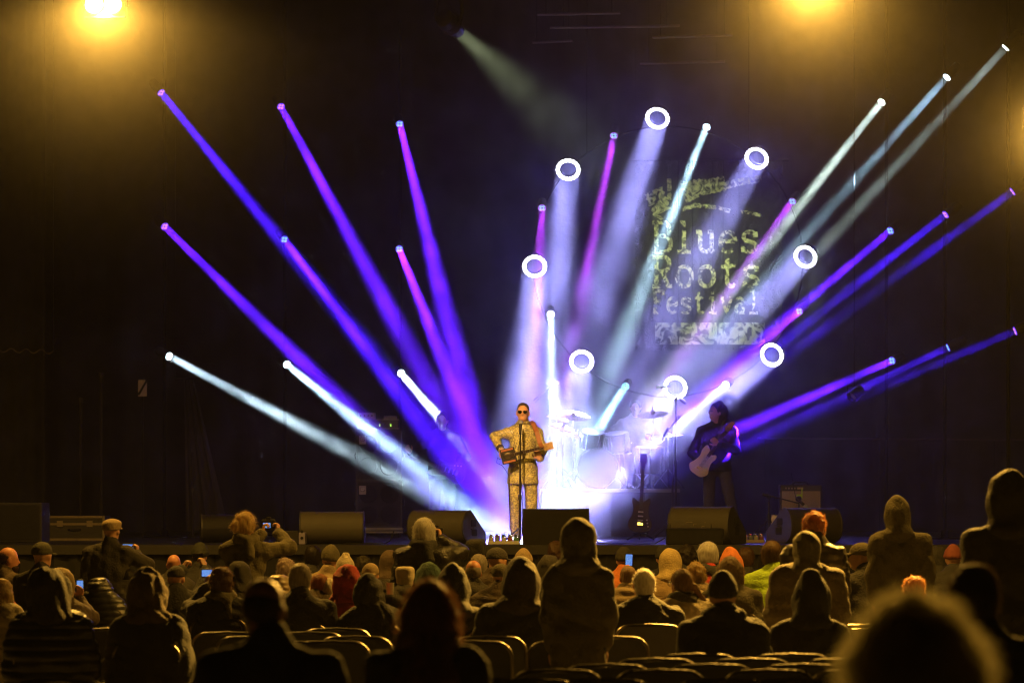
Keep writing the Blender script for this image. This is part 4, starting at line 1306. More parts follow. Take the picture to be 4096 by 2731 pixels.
def head_sdf(g, J, e=0.):
    R = J['R']; h = J['head']
    H = lambda x, y, z: h + R @ V3(x, y, z)
    g.el(H(0, -.012, .03), (.076 + e, .094 + e, .09 + e), .02, R)
    g.el(H(0, .02, -.03), (.064 + e, .074 + e, .085 + e), .03, R)
    g.el(H(0, .045, -.085), (.042 + e, .04 + e, .03 + e), .03, R)
    g.rc(H(0, .088, .0), H(0, .112, -.032), .009, .0125, .01)
    g.rc(H(-.04, .075, .018), H(.04, .075, .018), .012, .012, .015)
    for s in (-1, 1):
        g.el(H(.077 * s, -.005, -.012), (.013, .024, .034), .008, R)
        g.cut(H(.03 * s, .1, .0), (.016, .016, .01), R, .01)
        g.el(H(.031 * s, .083, .0), (.012, .011, .01), .003, R)
    g.rc(H(-.02, .087, -.062), H(.02, .087, -.062), .006, .006, .008)
    g.rc(H(-.018, .085, -.074), H(.018, .085, -.074), .007, .007, .008)

def body_obj(parent, J, skin, res, hands=(), wid=1., build=1.):
    lo = np.min([J[k] for k in J if k != 'R' and not k.startswith('hand')], 0) - .3; hi = np.max([J[k] for k in J if k != 'R' and not k.startswith('hand')], 0) + .3
    lo[2] = -.02
    g = Blend(lo, hi, res)
    b = build
    g.el(J['chest'], (.15 * wid * b, .1 * b, .2), .05); g.el(J['pel'], (.145 * b, .11 * b, .14), .05)
    g.el((J['pel'] + J['chest']) / 2, (.13 * b, .095 * b, .2), .06)
    g.rc(J['shL'] + V3(.03, 0, -.02), J['shR'] + V3(-.03, 0, -.02), .045, .045, .05)
    for n in 'LR': g.rc(J['neck'] + V3(.03 if n == 'R' else -.03, -.01, -.02), J['sh' + n], .05, .043, .04)
    for n in 'LR':
        g.rc(J['sh' + n], J['el' + n], .047 * b, .037, .03); g.rc(J['el' + n], J['wr' + n], .037, .026, .02)
        g.rc(J['hip' + n], J['knee' + n], .078 * b, .055, .04); g.rc(J['knee' + n], J['ank' + n], .053, .036, .02)
        t = J.get('toe' + n, J['ank' + n] + V3(.02 if n == 'R' else -.02, .15, -.045))
        g.rc(J['ank' + n] + V3(0, -.03, -.045), t, .036, .03, .02)
        if n not in hands and ('hand' + n) not in J:
            d = unit(J['wr' + n] - J['el' + n])
            g.el(J['wr' + n] + d * .06, (.035, .035, .05), .02)
            g.rc(J['wr' + n] + d * .05, J['wr' + n] + d * .12 + V3(0, 0, -.03), .03, .022, .02)
    g.rc(J['neck'] - V3(0, 0, .05), J['head'] + J['R'] @ V3(0, -.025, -.07), .06, .054, .03)
    head_sdf(g, J)
    for n in hands:
        d, nn, curl = J['hand' + n]
        hand(g, J['wr' + n], d, nn, 1 if n == 'R' else -1, curl)
    return skin_mesh('body', g.mesh(), skin, parent)

def coat_obj(parent, J, mat, res, wid=1., build=1., hem=None, bulk=.03, wrinkle=.006, seed=0, quilt=0., collar=.05, seated=False, flare=0., name='jacket', sleeves=True):
    lo = np.min([J[k] for k in J if k != 'R' and not k.startswith('hand')], 0) - .32; hi = np.max([J[k] for k in J if k != 'R' and not k.startswith('hand')], 0) + .3
    lo[2] = .25
    g = Blend(lo, hi, res)
    b = build; e = bulk
    g.el(J['chest'], (.155 * wid * b + e, .105 * b + e, .21 + e * .5), .06); g.el((J['pel'] + J['chest']) / 2, (.15 * wid * b + e, .105 * b + e, .22), .07)
    g.el(J['pel'], (.155 * b + e, .12 * b + e, .16), .06)
    g.rc(J['shL'] + V3(.03, 0, -.02), J['shR'] + V3(-.03, 0, -.02), .05 + e * .5, .05 + e * .5, .06)
    for n in 'LR': g.rc(J['neck'] + V3(.03 if n == 'R' else -.03, -.012, -.012), J['sh' + n], .058 + e * .6, .046 + e * .8, .05)
    g.rc(J['neck'] + V3(0, -.015, -.05), J['neck'] + V3(0, -.01, collar), .07 + e * .5, .062 + e * .4, .04)
    if sleeves:
        for n in 'LR':
            g.rc(J['sh' + n], J['el' + n], .05 * b + e, .042 + e, .04); g.rc(J['el' + n], J['wr' + n] + unit(J['el' + n] - J['wr' + n]) * .02, .042 + e * .9, .034 + e * .7, .02)
    if seated:
        ck = float(seated)
        g.el((0, -.015 / ck, .63 / ck), (.305 / ck, .195 / ck, .385 / ck), .08)
    else:
        hz = hem if hem is not None else .72
        g.rc(J['pel'] + V3(-.05, 0, 0), V3(-.06 - flare, 0, hz - .05), .11 + e, .115 + e + flare, .05); g.rc(J['pel'] + V3(.05, 0, 0), V3(.06 + flare, 0, hz - .05), .11 + e, .115 + e + flare, .05)
    if wrinkle: g.noise(wrinkle * .7, 15, seed, (1, 1, .7)); g.folds(wrinkle * 1.25, 12, seed + 9, (.7, .7, 1.2))
    if quilt: g.quilt(quilt, .075)
    if not seated: g.plane((0, 0, hem if hem is not None else .72), (0, 0, -1))
    g.cut(J['head'] + V3(0, .01, -.02), (.07, .085, .13), None, .01)
    return skin_mesh(name, g.mesh(), mat, parent)

def trousers_obj(parent, J, mat, res, build=1., bulk=.015, seed=0, waist=None, wrinkle=.004):
    pts = [J[k + n] for k in ('hip', 'knee', 'ank') for n in 'LR'] + [J['pel']]
    lo = np.min(pts, 0) - .25; hi = np.max(pts, 0) + .25; lo[2] = 0.02
    g = Blend(lo, hi, res)
    g.el(J['pel'], (.15 * build + bulk, .115 * build + bulk, .14), .05)
    for n in 'LR':
        g.rc(J['hip' + n], J['knee' + n], .082 * build + bulk, .06 + bulk, .05); g.rc(J['knee' + n], J['ank' + n] + V3(0, 0, -.01), .058 + bulk, .047 + bulk, .02)
    if wrinkle: g.noise(wrinkle, 20, seed, (.6, .6, 1.2))
    g.plane((0, 0, .055), (0, 0, -1))
    return skin_mesh('trousers', g.mesh(), mat, parent)

def shoes_obj(parent, J, mat):
    for n in 'LR':
        a = J['ank' + n]; t = J.get('toe' + n, a + V3(.02 if n == 'R' else -.02, .15, -.045))
        g = Blend(np.minimum(a, t) - .12, np.maximum(a, t) + .12, .014)
        g.rc(a + V3(0, -.035, -.038), t, .045, .038, .02); g.rc(a + V3(0, -.01, 0), a + V3(0, 0, -.03), .05, .05, .02)
        g.plane((0, 0, .003), (0, 0, -1))
        skin_mesh('shoe', g.mesh(), mat, parent)

def gear(kind, J, seed, res=.013, p=None):
    """Hood, hat or hair over the head. Returns (part name, mesh, strands)."""
    p = p or {}
    R = J['R']; h = J['head']; nk = J['neck']
    H = lambda x, y, z: h + R @ V3(x, y, z)
    g = Blend(h - V3(.3, .32, .42), h + V3(.3, .3, .36), res)
    st = None; nm = kind
    if kind in ('hood', 'quilted_hood'):
        q = p.get('size', 1.); pt = p.get('point', .02)
        g.el(H(0, -.02, .015), (.12 * q, .145 * q, .145 * q), .03, R)
        if pt > .025: g.rc(H(0, -.02, .08), H(p.get('lean', 0), -.045, .1 + pt), .075 * q, .048 * q, .06)
        g.rc(H(0, -.03, -.05), nk + V3(0, -.035, .02), .11 * q, .118 * q, .05); g.el(nk + V3(0, -.05, .0), (.15 * q, .11 * q, .055), .04)
        g.noise(p.get('wr', .007), 19, seed, (1.2, .8, .5)); g.folds(p.get('wr', .007) * 1.2, 16, seed + 3, (1.2, 1, .6))
        if kind == 'quilted_hood': g.quilt(.016, .055)
        g.cut(H(0, .15, -.015), (.082, .12, .125), R, .02)
        g.cut(h - V3(0, 0, .01), (.07, .08, .13), R)
        g.plane(nk - V3(0, 0, .09), (0, 0, -1)); nm = 'hood'
    elif kind == 'beanie':
        t = p.get('tall', 0)
        g.el(H(0, -.012, .045), (.094, .114, .1 + t), .02, R)
        g.rc(H(0, -.02, .08), H(0, -.03, .115 + t), .07, .045, .04)
        g.rc(H(-.02, -.012, .03), H(.02, -.012, .03), .0, .0, 0)
        for s in range(14):
            u = 2 * math.pi * s / 14
            g.el(H(.083 * math.cos(u), -.012 + .103 * math.sin(u), .025), (.02, .02, .026), .02)
        g.noise(.0035, 40, seed, (1.6, 1.6, .3))
        n_ = R @ V3(0, .12, -1.); g.plane(H(0, 0, .002), n_); g.cut(h, (.07, .09, .08), R)
    elif kind == 'open_hat':
        g.el(H(0, -.012, .045), (.1, .12, .105), .02, R); g.rc(H(0, -.03, .1), H(0, -.06, .165), .06, .04, .03)
        g.noise(.003, 40, seed, (1.6, 1.6, .3)); g.cut(H(0, -.085, .185), (.032, .045, .05), R, .01)
        g.rc(H(0, -.03, -.06), nk + V3(0, -.03, .05), .09, .1, .05); g.cut(H(0, .15, -.03), (.08, .1, .12), R); nm = 'knitted_hat'
    elif kind in ('cap', 'flat_cap', 'back_cap'):
        wide = .014 if kind == 'flat_cap' else 0
        g.el(H(0, -.012, .04), (.088 + wide, .11 + wide, .09), .02, R)
        if kind == 'flat_cap': g.el(H(0, .01, .085), (.1, .13, .035), .03, R)
        g.noise(.003, 26, seed); g.plane(H(0, 0, .012), R @ V3(0, .05, -1.)); g.cut(H(0, 0, -.02), (.072, .09, .085), R)
        f = -1 if kind == 'back_cap' else 1
        g.el(H(0, .125 * f, .018), (.07, .075, .011), .008, R)
        nm = 'cap'
    elif kind == 'square_hat':
        g.bx(H(0, -.015, .08), (.09, .1, .075), .045, .01, R); g.el(H(0, -.02, -.0), (.088, .106, .1), .03, R); g.noise(.004, 30, seed)
        g.cut(H(0, .14, -.05), (.075, .1, .1), R); nm = 'hat'
    else:
        L = p.get('len', 0.); fl = p.get('fluff', .006)
        g.el(H(0, -.022, .032), (.086 + fl, .104 + fl, .1 + fl), .02, R)
        g.el(H(0, -.05, -.03), (.078 + fl, .066 + fl, .075), .03, R)
        if kind == 'long_hair':
            g.rc(H(0, -.06, -.04), nk + V3(0, -.07, -.02 - L), .095, .125, .06)
            for s in (-1, 1): g.rc(H(.075 * s, -.01, -.02), nk + V3(.1 * s, .0, -.06 - L * .8), .045, .05, .05)
        if kind == 'bob_hair':
            bk = p.get('back', 0.)
            for s in (-1, 1): g.rc(H(.07 * s, -.01 - bk, .02), H(.08 * s, -.02 - bk, -.1), .05, .045, .03)
            g.rc(H(0, -.06, 0), H(0, -.07, -.11), .08, .075, .04)
        if kind == 'bun_hair': g.el(H(-.05, -.135, .0), (.05, .045, .05), .015); g.el(H(0, -.05, .09), (.06, .07, .04), .03)
        if kind == 'tail_hair': g.rc(H(.05, -.13, -.02), H(.13, -.17, -.15), .03, .022, .02)
        if kind == 'curly_hair': g.noise(.013, 48, seed); g.noise(.006, 90, seed + 1)
        else: g.noise(p.get('rough', .004), 40, seed, (1.4, 1.4, .5)); g.noise(.002, 90, seed + 1)
        g.cut(H(0, .12, -.03), (.078, .085, .115), R, .01)
        if kind == 'short_hair':
            g.plane(H(0, -.08, -.088), R @ V3(0, .25, -1.)); [g.cut(H(.1 * s, .02, -.05), (.04, .05, .06), R) for s in (-1, 1)]
        g.cut(H(0, .005, -.02), (.066, .08, .1), R)
        st = {'short_hair': (450, .022, .0013, (0, -.1, .1)), 'long_hair': (900, .03, .0014, (0, 0, -.5)), 'bob_hair': (700, .03, .0014, (0, 0, -.4)), 'bun_hair': (600, .035, .0014, (0, 0, .1)),
              'tail_hair': (500, .03, .0014, (0, -.2, -.3)), 'curly_hair': (700, .028, .0015, (0, 0, .1))}[kind]
        nm = 'hair'
    return nm, g.mesh(), st

def headgear_obj(parent, kind, J, mat, seed, p=None, res=.013, strand=1.):
    nm, VQ, st = gear(kind, J, seed, res, p)
    top = VQ[0][:, 2].max()
    if st: o = hair_obj(nm, VQ, mat, parent, seed, int(st[0] * (p or {}).get('n', 1.6)), st[1] * (p or {}).get('strand', 1.), st[2] * (p or {}).get('thick', 1.), st[3])
    else: o = skin_mesh(nm, VQ, mat, parent)
    return o, top

SKINTONE = M((.5, .27, .17), .5, var=.12, scale=30, bump=.1, bscale=150)
SKIN_RED = M((.55, .24, .14), .5, var=.15, scale=25, bump=.1, bscale=150)
def cloth(c, rough=.85, sheen=0.): return M(c, rough, 0, .4, 16, .6, 70, 0, sheen, 'cloth')
def hairm(c): return hair_mat(c)
DENIM = cloth((.03, .032, .045)); SHOE = M((.02, .02, .02), .5)
# ------------------------------------------------------------------ musicians
def local_of(root, p):
    c, s = math.cos(-root.rotation_euler.z), math.sin(-root.rotation_euler.z)
    d = Vector(p) - root.location
    return V3(c * d.x - s * d.y, s * d.x + c * d.y, d.z) / root.scale[0]

def gold_brocade():
    m = bpy.data.materials.new('gold brocade')
    m.use_nodes = True
    nt = m.node_tree; b = nt.nodes['Principled BSDF']
    b.inputs['Roughness'].default_value = .38; b.inputs['Metallic'].default_value = .0
    tc = nt.nodes.new('ShaderNodeTexCoord')
    n = nt.nodes.new('ShaderNodeTexNoise'); n.inputs['Scale'].default_value = 22; n.inputs['Detail'].default_value = 6; n.inputs['Distortion'].default_value = 2
    n2 = nt.nodes.new('ShaderNodeTexNoise'); n2.inputs['Scale'].default_value = 7
    nt.links.new(tc.outputs['Object'], n.inputs['Vector']); nt.links.new(tc.outputs['Object'], n2.inputs['Vector'])
    r = nt.nodes.new('ShaderNodeValToRGB')
    r.color_ramp.elements[0].position = .4; r.color_ramp.elements[1].position = .6
    r.color_ramp.elements[0].color = (.22, .19, .12, 1); r.color_ramp.elements[1].color = (.64, .56, .22, 1)
    nt.links.new(n.outputs['Fac'], r.inputs[0]); nt.links.new(r.outputs[0], b.inputs['Base Color'])
    bp = nt.nodes.new('ShaderNodeBump'); bp.inputs['Strength'].default_value = .35; bp.inputs['Distance'].default_value = .02
    nt.links.new(n2.outputs['Fac'], bp.inputs['Height']); nt.links.new(bp.outputs[0], b.inputs['Normal'])
    return m
GOLD = gold_brocade()

def singer():
    p = P(2092, 0, 40.6); p.z = STAGE
    t = thing('person', 'bald singer in sunglasses and a gold patterned coat at the microphone', 'person', p, math.pi)
    k = 1.0
    J = joints('stand', 1.02, 0, 4, -2)
    f = 1.745
    # right arm bent out to the side, hand on the box; left hand on the neck
    J['elR'] = local_of(t, P(1976, 1745, 40.6)); J['wrR'] = local_of(t, P(2004, 1797, 40.42))
    J['wrL'] = local_of(t, P(2160, 1836, 40.40)); J['elL'] = local_of(t, P(2172, 1798, 40.62))
    J['handR'] = (local_of(t, P(2026, 1835, 40.36)) - J['wrR'], V3(-.3, -.8, 0), .45)
    J['handL'] = (V3(.3, .25, .8), V3(.2, -1, .2), .75)
    J['ankR'] = V3(.1, 0, .085); J['ankL'] = V3(-.1, .02, .085)
    for n in 'LR': J['toe' + n] = J['ank' + n] + V3(0, .16, -.045)
    body_obj(t, J, M((.62, .33, .2), .42, var=.1, scale=30, bump=.05), .0105, 'LR', 1.02)
    coat_obj(t, J, GOLD, .0115, 1.0, .95, .735, .013, .0035, 4, 0, .07, flare=.012, name='coat')
    trousers_obj(t, J, GOLD, .014, 1., .012, 3)
    shoes_obj(t, J, M((.6, .6, .62), .4))
    # shaved hair shadow
    g = Blend(J['head'] - V3(.15, .16, .2), J['head'] + V3(.15, .16, .2), .009)
    R = J['R']; h = J['head']; H = lambda x, y, z: h + R @ V3(x, y, z)
    g.el(H(0, -.016, .034), (.079, .097, .093), .01, R); g.cut(H(0, .115, -.01), (.12, .085, .12), R, .005); g.plane(H(0, 0, .0), R @ V3(0, .2, -1)); g.cut(h - V3(0, 0, .02), (.06, .07, .09), R)
    skin_mesh('stubble', g.mesh(), M((.05, .03, .022), .6), t)
    # sunglasses
    for s in (-1, 1):
        q = [tuple(a) for a in blob([(.008, .012), (.035, .016), (.058, .012), (.056, -.008), (.036, -.024), (.014, -.016)], 4)]
        o = H(0, .106, .004)
        vs = [tuple(o + R @ V3(s * a, .004 - abs(a) * .32, b)) for a, b in q] + [tuple(o + R @ V3(s * a, -.001 - abs(a) * .32, b)) for a, b in q]
        n = len(q)
        MB().add(vs, [tuple(range(n)), tuple(range(2 * n - 1, n - 1, -1))] + [(i, (i + 1) % n, (i + 1) % n + n, i + n) for i in range(n)]).build('sunglass_lens', M((.01, .008, .008), .12), t, world=False)
        MB().tube([H(.058 * s, .085, .014), H(.08 * s, .0, .008)], .003, 5).build('temple_arm', M((.4, .25, .15), .3, .8), t, world=False)
    MB().tube([H(-.012, .112, .012), H(.012, .112, .012)], .003, 5).build('bridge', M((.4, .25, .15), .3, .8), t, world=False)
    # stand-up collar, placket and dark cuffs
    cl = MB().tube([tuple(J['neck'] + V3(.082 * math.cos(u), .005 + .075 * math.sin(u), .035 + .012 * math.sin(u))) for u in [2 * math.pi * i / 24 for i in range(24)]], .016, 8, closed=True)
    cl.build('collar', GOLD, t, world=False, smooth=True)
    MB().tube([tuple(J['chest'] + V3(0, .137 - .02 * abs(q), .16 - q * .75)) for q in [i / 12 for i in range(13)]], .006, 6).build('placket', M((.1, .07, .04), .6), t, world=False, smooth=True)
    for n in 'LR':
        dv = unit(J['wr' + n] - J['el' + n])
        MB().tube([tuple(J['wr' + n] - dv * .045), tuple(J['wr' + n] - dv * .005)], .05, 12).build('cuff', M((.04, .03, .03), .7), t, world=False, smooth=True)
    # belt buckle and coat buttons
    c = J['pel'] + V3(0, .155, .19)
    MB().box((-.035, -.004, -.022), (.035, .004, .022), None, tuple(c)).build('buckle', CHROME, t, world=False, bevel=.004)
    for i in range(4):
        MB().lathe([(.009, 0), (.005, .006)], tuple(J['chest'] + V3(0, .135 - i * .002, .1 - i * .085)), (0, 1, 0), 10).build('button', M((.6, .45, .15), .3, .8), t, world=False)
    return t, J
sg, SJ = singer()

def cigar_box():
    c = P(2034, 1822, 40.33); nut = P(2172, 1789, 40.3)
    t = thing('box_guitar', 'square cigar box guitar with copper trim held by the singer', 'guitar', c)
    u, v, n = frame_from(c, nut)
    MB().prism(rounded(.19, .185, .008), -.03, .03, c, u, v, n).build('box', M((.03, .018, .014), .35), t, bevel=.006)
    cop = M((.4, .13, .05), .5)
    for s in (-1, 1):
        MB().box((-.005, -.075, -.001), (.018, .075, .004), Matrix((u, v, n)).transposed(), c + u * (.074 * s - .007) + n * .0315).build('copper_inlay', cop, t)
        MB().lathe([(.014, 0), (.014, .004)], c + v * .06 + u * .035 * s + n * .0305, n, 14).build('sound_hole', CHROME, t)
    MB().lathe([(.042, 0), (.042, .004), (.03, .008)], c + v * -.01 + n * .0305, n, 22).build('resonator_plate', M((.12, .09, .05), .4, .5), t)
    MB().box((-.04, -.006, 0), (.04, .006, .012), Matrix((u, v, n)).transposed(), c - v * .06 + n * .0305).build('bridge', CHROME, t)
    neck_parts(t, c, v, u, n, .02, .44, .042, M((.22, .12, .05), .4), M((.08, .045, .025), .4), 14, .036)
    hs = [(-.022, .44), (.022, .44), (.045, .47), (.05, .58), (.0, .57), (-.05, .58), (-.045, .47)]
    MB().prism(hs, .006, .022, c, u, v, n).build('headstock', M((.45, .27, .08), .45), t, bevel=.003)
    for i in range(3):
        for s in (-1, 1):
            if i == 2 and s == 1: continue
            a = c + u * (.048 * s) + v * (.485 + i * .035) + n * .014
            MB().tube([a, a + u * .022 * s], .0035, 5).build('tuning_peg', BLACK, t)
            MB().lathe([(.005, 0), (.004, .014)], c + u * (.028 * s) + v * (.485 + i * .035) + n * .023, n, 8).build('peg_post', CHROME, t)
    strings(t, c, v, u, n, -.06, .5, .026, 4, .046)
    sh = P(2133, 1688, 40.52); st = M((.28, .1, .04), .6)
    mb = MB()
    path = [c + v * .43 + n * .05, P(2160, 1772, 40.33), P(2146, 1725, 40.38), P(2132, 1692, 40.47), P(2122, 1684, 40.62), P(2100, 1700, 40.74)]
    for q0, q1 in zip(path[:-1], path[1:]):
        e = Vector((.026, 0, .008)); nn = Vector((0, -.003, 0))
        mb.add([q0 - e, q0 + e, q1 + e, q1 - e, q0 - e + nn, q0 + e + nn, q1 + e + nn, q1 - e + nn], [(0, 1, 2, 3), (7, 6, 5, 4), (0, 4, 5, 1), (2, 6, 7, 3), (0, 3, 7, 4), (1, 5, 6, 2)])
    mb.build('strap', st, t)
cigar_box()

def guitarist():
    Y = 44.2
    p = P(2868, 0, Y); p.z = STAGE
    t = thing('person', 'guitarist with shoulder length hair and black sweater looking aside', 'person', p, math.radians(176))
    J = joints('stand', 1.08, 0, 62, -6)
    s = 1.06
    t.scale = (s, s, s)
    J['ankL'] = V3(-.27, .06, .085); J['kneeL'] = V3(-.17, .07, .5); J['ankR'] = V3(.08, -.02, .085)
    for n in 'LR': J['toe' + n] = J['ank' + n] + V3(.03 if n == 'R' else -.05, .16, -.045)
    J['wrR'] = local_of(t, P(2797, 1852, 43.95)); J['elR'], J['wrR'] = ik(J['shR'], J['wrR'], .3, .27, (.7, -.7, -.2))
    J['wrL'] = local_of(t, P(2874, 1776, 43.9)); J['elL'], J['wrL'] = ik(J['shL'], J['wrL'], .3, .27, (-.75, -.1, -.65))
    J['handR'] = (V3(-.2, .1, -.5), V3(0, -1, 0), .5); J['handL'] = (V3(.35, .15, .3), V3(.3, -1, .2), .8)
    body_obj(t, J, SKINTONE, .0115, 'LR', 1.08)
    coat_obj(t, J, cloth((.009, .009, .01)), .014, 1.08, 1., .87, .017, .006, 8, 0, .01, name='sweater')
    trousers_obj(t, J, cloth((.06, .056, .055)), .015, .95, .01, 5)
    shoes_obj(t, J, SHOE)
    headgear_obj(t, 'bob_hair', J, hairm((.035, .02, .015)), 31, {'fluff': .006, 'rough': .012, 'strand': 1.6, 'back': .05}, .012)
    R = J['R']; H = lambda x, y, z: J['head'] + R @ V3(x, y, z)
    MB().tube([H(-.05, .09, .005), H(-.06, .095, .0), H(0, .105, .0), H(.06, .095, .0), H(.075, .0, .01)], .005, 5).build('glasses', M((.02, .02, .02), .3), t, world=False)
    return t, J
gt, GJ = guitarist()

def strat(name, label, c, nut, body_mat, guard, neck_mat, board, outline, scale, strap_pts=None, pick=True, nst=6, horn=True, hs=None, fr=None):
    t = thing(name, label, 'guitar', c)
    u, v, n = frame_from(c, nut)
    pts = blob([(a * scale, b * scale) for a, b in outline], 5)
    MB().prism(pts, -.02, .02, c, u, v, n).build('body', body_mat, t, smooth=True, bevel=.008)
    if guard:
        MB().prism(blob([(a * scale, b * scale) for a, b in [(-.06, .1), (.02, .13), (.07, .12), (.08, .02), (.09, -.07), (.02, -.09), (-.03, -.02)]], 4), .0205, .024, c, u, v, n).build('pickguard', guard, t)
    for i, yy in enumerate((.05, -.01, -.07)):
        MB().prism(rounded(.075 * scale, .018, .006), .0245, .031, c + v * yy * scale, u, v, n).build('pickup', M((.5, .5, .5), .3), t)
    MB().box((-.038, -.018, .02), (.038, .018, .034), Matrix((u, v, n)).transposed(), c - v * .12 * scale).build('bridge', CHROME, t)
    for i in range(3):
        MB().lathe([(.011, 0), (.009, .014)], c + u * (.09 + .01 * i) * scale - v * (.06 + .045 * i) * scale + n * .0245, n, 10).build('control_knob', M((.6, .6, .55), .4), t)
    L = (Vector(nut) - Vector(c)).length
    neck_parts(t, c, v, u, n, .1 * scale, L, .05, neck_mat, board, 18, .02, fr)
    hs = hs or [(-.022, 0), (.022, 0), (.03, .04), (.035, .13), (.012, .165), (-.02, .15), (-.035, .1), (-.045, .04)]
    MB().prism([(a, L + b) for a, b in hs], -.004, .012, c, u, v, n).build('headstock', neck_mat, t, bevel=.003)
    for i in range(nst):
        a = c + v * (L + .025 + i * .02) - u * .036 + n * .006
        MB().tube([a, a - u * .02], .005, 5).build('tuning_peg', CHROME, t)
    strings(t, c, v, u, n, -.12 * scale, L + .06, .036, nst, .03)
    if strap_pts:
        mb = MB()
        for q0, q1 in zip(strap_pts[:-1], strap_pts[1:]):
            e = Vector((.025, 0, .015)); nn = Vector((0, -.003, 0)); q0, q1 = Vector(q0), Vector(q1)
            mb.add([q0 - e, q0 + e, q1 + e, q1 - e, q0 - e + nn, q0 + e + nn, q1 + e + nn, q1 - e + nn], [(0, 1, 2, 3), (7, 6, 5, 4), (0, 4, 5, 1), (2, 6, 7, 3), (0, 3, 7, 4), (1, 5, 6, 2)])
        mb.build('strap', M((.06, .05, .02), .7), t)
    return t
STRAT = [(-.03, .2), (-.11, .24), (-.135, .14), (-.11, .04), (-.13, -.06), (-.165, -.15), (-.1, -.225), (0, -.235), (.1, -.22), (.16, -.13), (.125, -.04), (.105, .05), (.125, .14), (.09, .19), (.03, .15)]
strat('electric_guitar', 'white electric guitar with rosewood neck held upright by the guitarist', P(2816, 1846, 43.93), P(2906, 1724, 43.9), M((.75, .62, .55), .3, var=.05, bump=0, coat=.6), M((.6, .55, .55), .35, var=.05, bump=0),
      M((.45, .2, .09), .4), M((.08, .03, .02), .45), STRAT, .88, [P(2850, 1775, 43.95), P(2876, 1745, 43.93), P(2890, 1700, 43.93), P(2896, 1682, 44.05), P(2896, 1676, 44.2)])

# spare guitar on its stand
SG = [(-.03, .19), (-.11, .25), (-.13, .2), (-.105, .1), (-.12, .0), (-.165, -.1), (-.14, -.2), (-.05, -.235), (.05, -.235), (.14, -.2), (.165, -.1), (.12, .0), (.105, .1), (.13, .2), (.11, .25), (.03, .19)]
gs = strat('spare_guitar', 'dark brown electric guitar resting upright on a stand in front of the drums', P(2562, 2062, 43.0), P(2572, 1862, 43.12), M((.03, .015, .012), .6, var=.2, bump=0), None, M((.05, .035, .03), .4), M((.04, .03, .03), .4), SG, .95, fr=M((.06, .06, .07), .4, .8, bump=0),
           hs=[(-.022, 0), (.022, 0), (.045, .05), (.045, .16), (.02, .17), (0, .155), (-.02, .17), (-.045, .16), (-.045, .05)])
def gstand():
    c = P(2562, 0, 43.1); c.z = STAGE
    t = thing('guitar_stand', 'black guitar stand holding the spare guitar', 'stand', c)
    MB().tube([c + Vector((0, .12, .05)), c + Vector((.02, .2, .62))], .012, 6).build('post', BLACK, t)
    for s in (-1, 1):
        MB().tube([c + Vector((0, .12, .12)), c + Vector((.18 * s, -.06, .012))], .01, 6).build('leg', BLACK, t)
        MB().tube([c + Vector((0, .12, .1)), c + Vector((.09 * s, -.02, .08)), c + Vector((.09 * s, -.1, .1))], .01, 6).build('cradle_arm', BLACK, t)
    MB().tube([c + Vector((0, .12, .12)), c + Vector((0, .36, .012))], .01, 6).build('leg', BLACK, t)
gstand()

def bassist():
    Y = 47.0
    p = P(1768, 0, Y); p.z = STAGE
    t = thing('person', 'bassist in a dark shirt standing among the blue beams left of the singer', 'person', p, math.radians(188))
    t.scale = (1.03,) * 3
    J = joints('stand', 1.1, 0, 10, -4)
    J['wrL'] = local_of(t, P(1836, 1858, 46.75)); J['elL'], J['wrL'] = ik(J['shL'], J['wrL'], .3, .27, (-.8, -.5, -.3))
    J['wrR'] = local_of(t, P(1640, 1812, 46.7)); J['elR'], J['wrR'] = ik(J['shR'], J['wrR'], .3, .27, (.6, -.2, -.7))
    J['handL'] = (V3(.3, .2, -.6), V3(.2, -1, 0), .5); J['handR'] = (V3(.3, .2, .5), V3(-.3, -1, 0), .8)
    body_obj(t, J, SKINTONE, .0125, 'LR', 1.1)
    coat_obj(t, J, cloth((.008, .008, .011)), .016, 1.1, 1.05, .8, .022, .006, 18, 0, .02, name='shirt')
    trousers_obj(t, J, DENIM, .017, 1.05, .015, 6)
    shoes_obj(t, J, SHOE)
    headgear_obj(t, 'short_hair', J, hairm((.03, .02, .016)), 41, {'fluff': .004})
bassist()
BASS = [(-.03, .22), (-.13, .3), (-.14, .18), (-.1, .05), (-.12, -.06), (-.165, -.15), (-.1, -.235), (0, -.25), (.1, -.235), (.16, -.14), (.115, -.04), (.1, .06), (.12, .16), (.08, .2), (.03, .16)]
strat('bass_guitar', 'bass guitar with an orange headstock held by the bassist', P(1795, 1880, 46.72), P(1520, 1790, 46.7), M((.1, .05, .05), .35, coat=.4, bump=0), M((.2, .15, .15), .4), M((.55, .22, .06), .45), M((.1, .05, .03), .4), BASS, 1.0, None, True, 4)

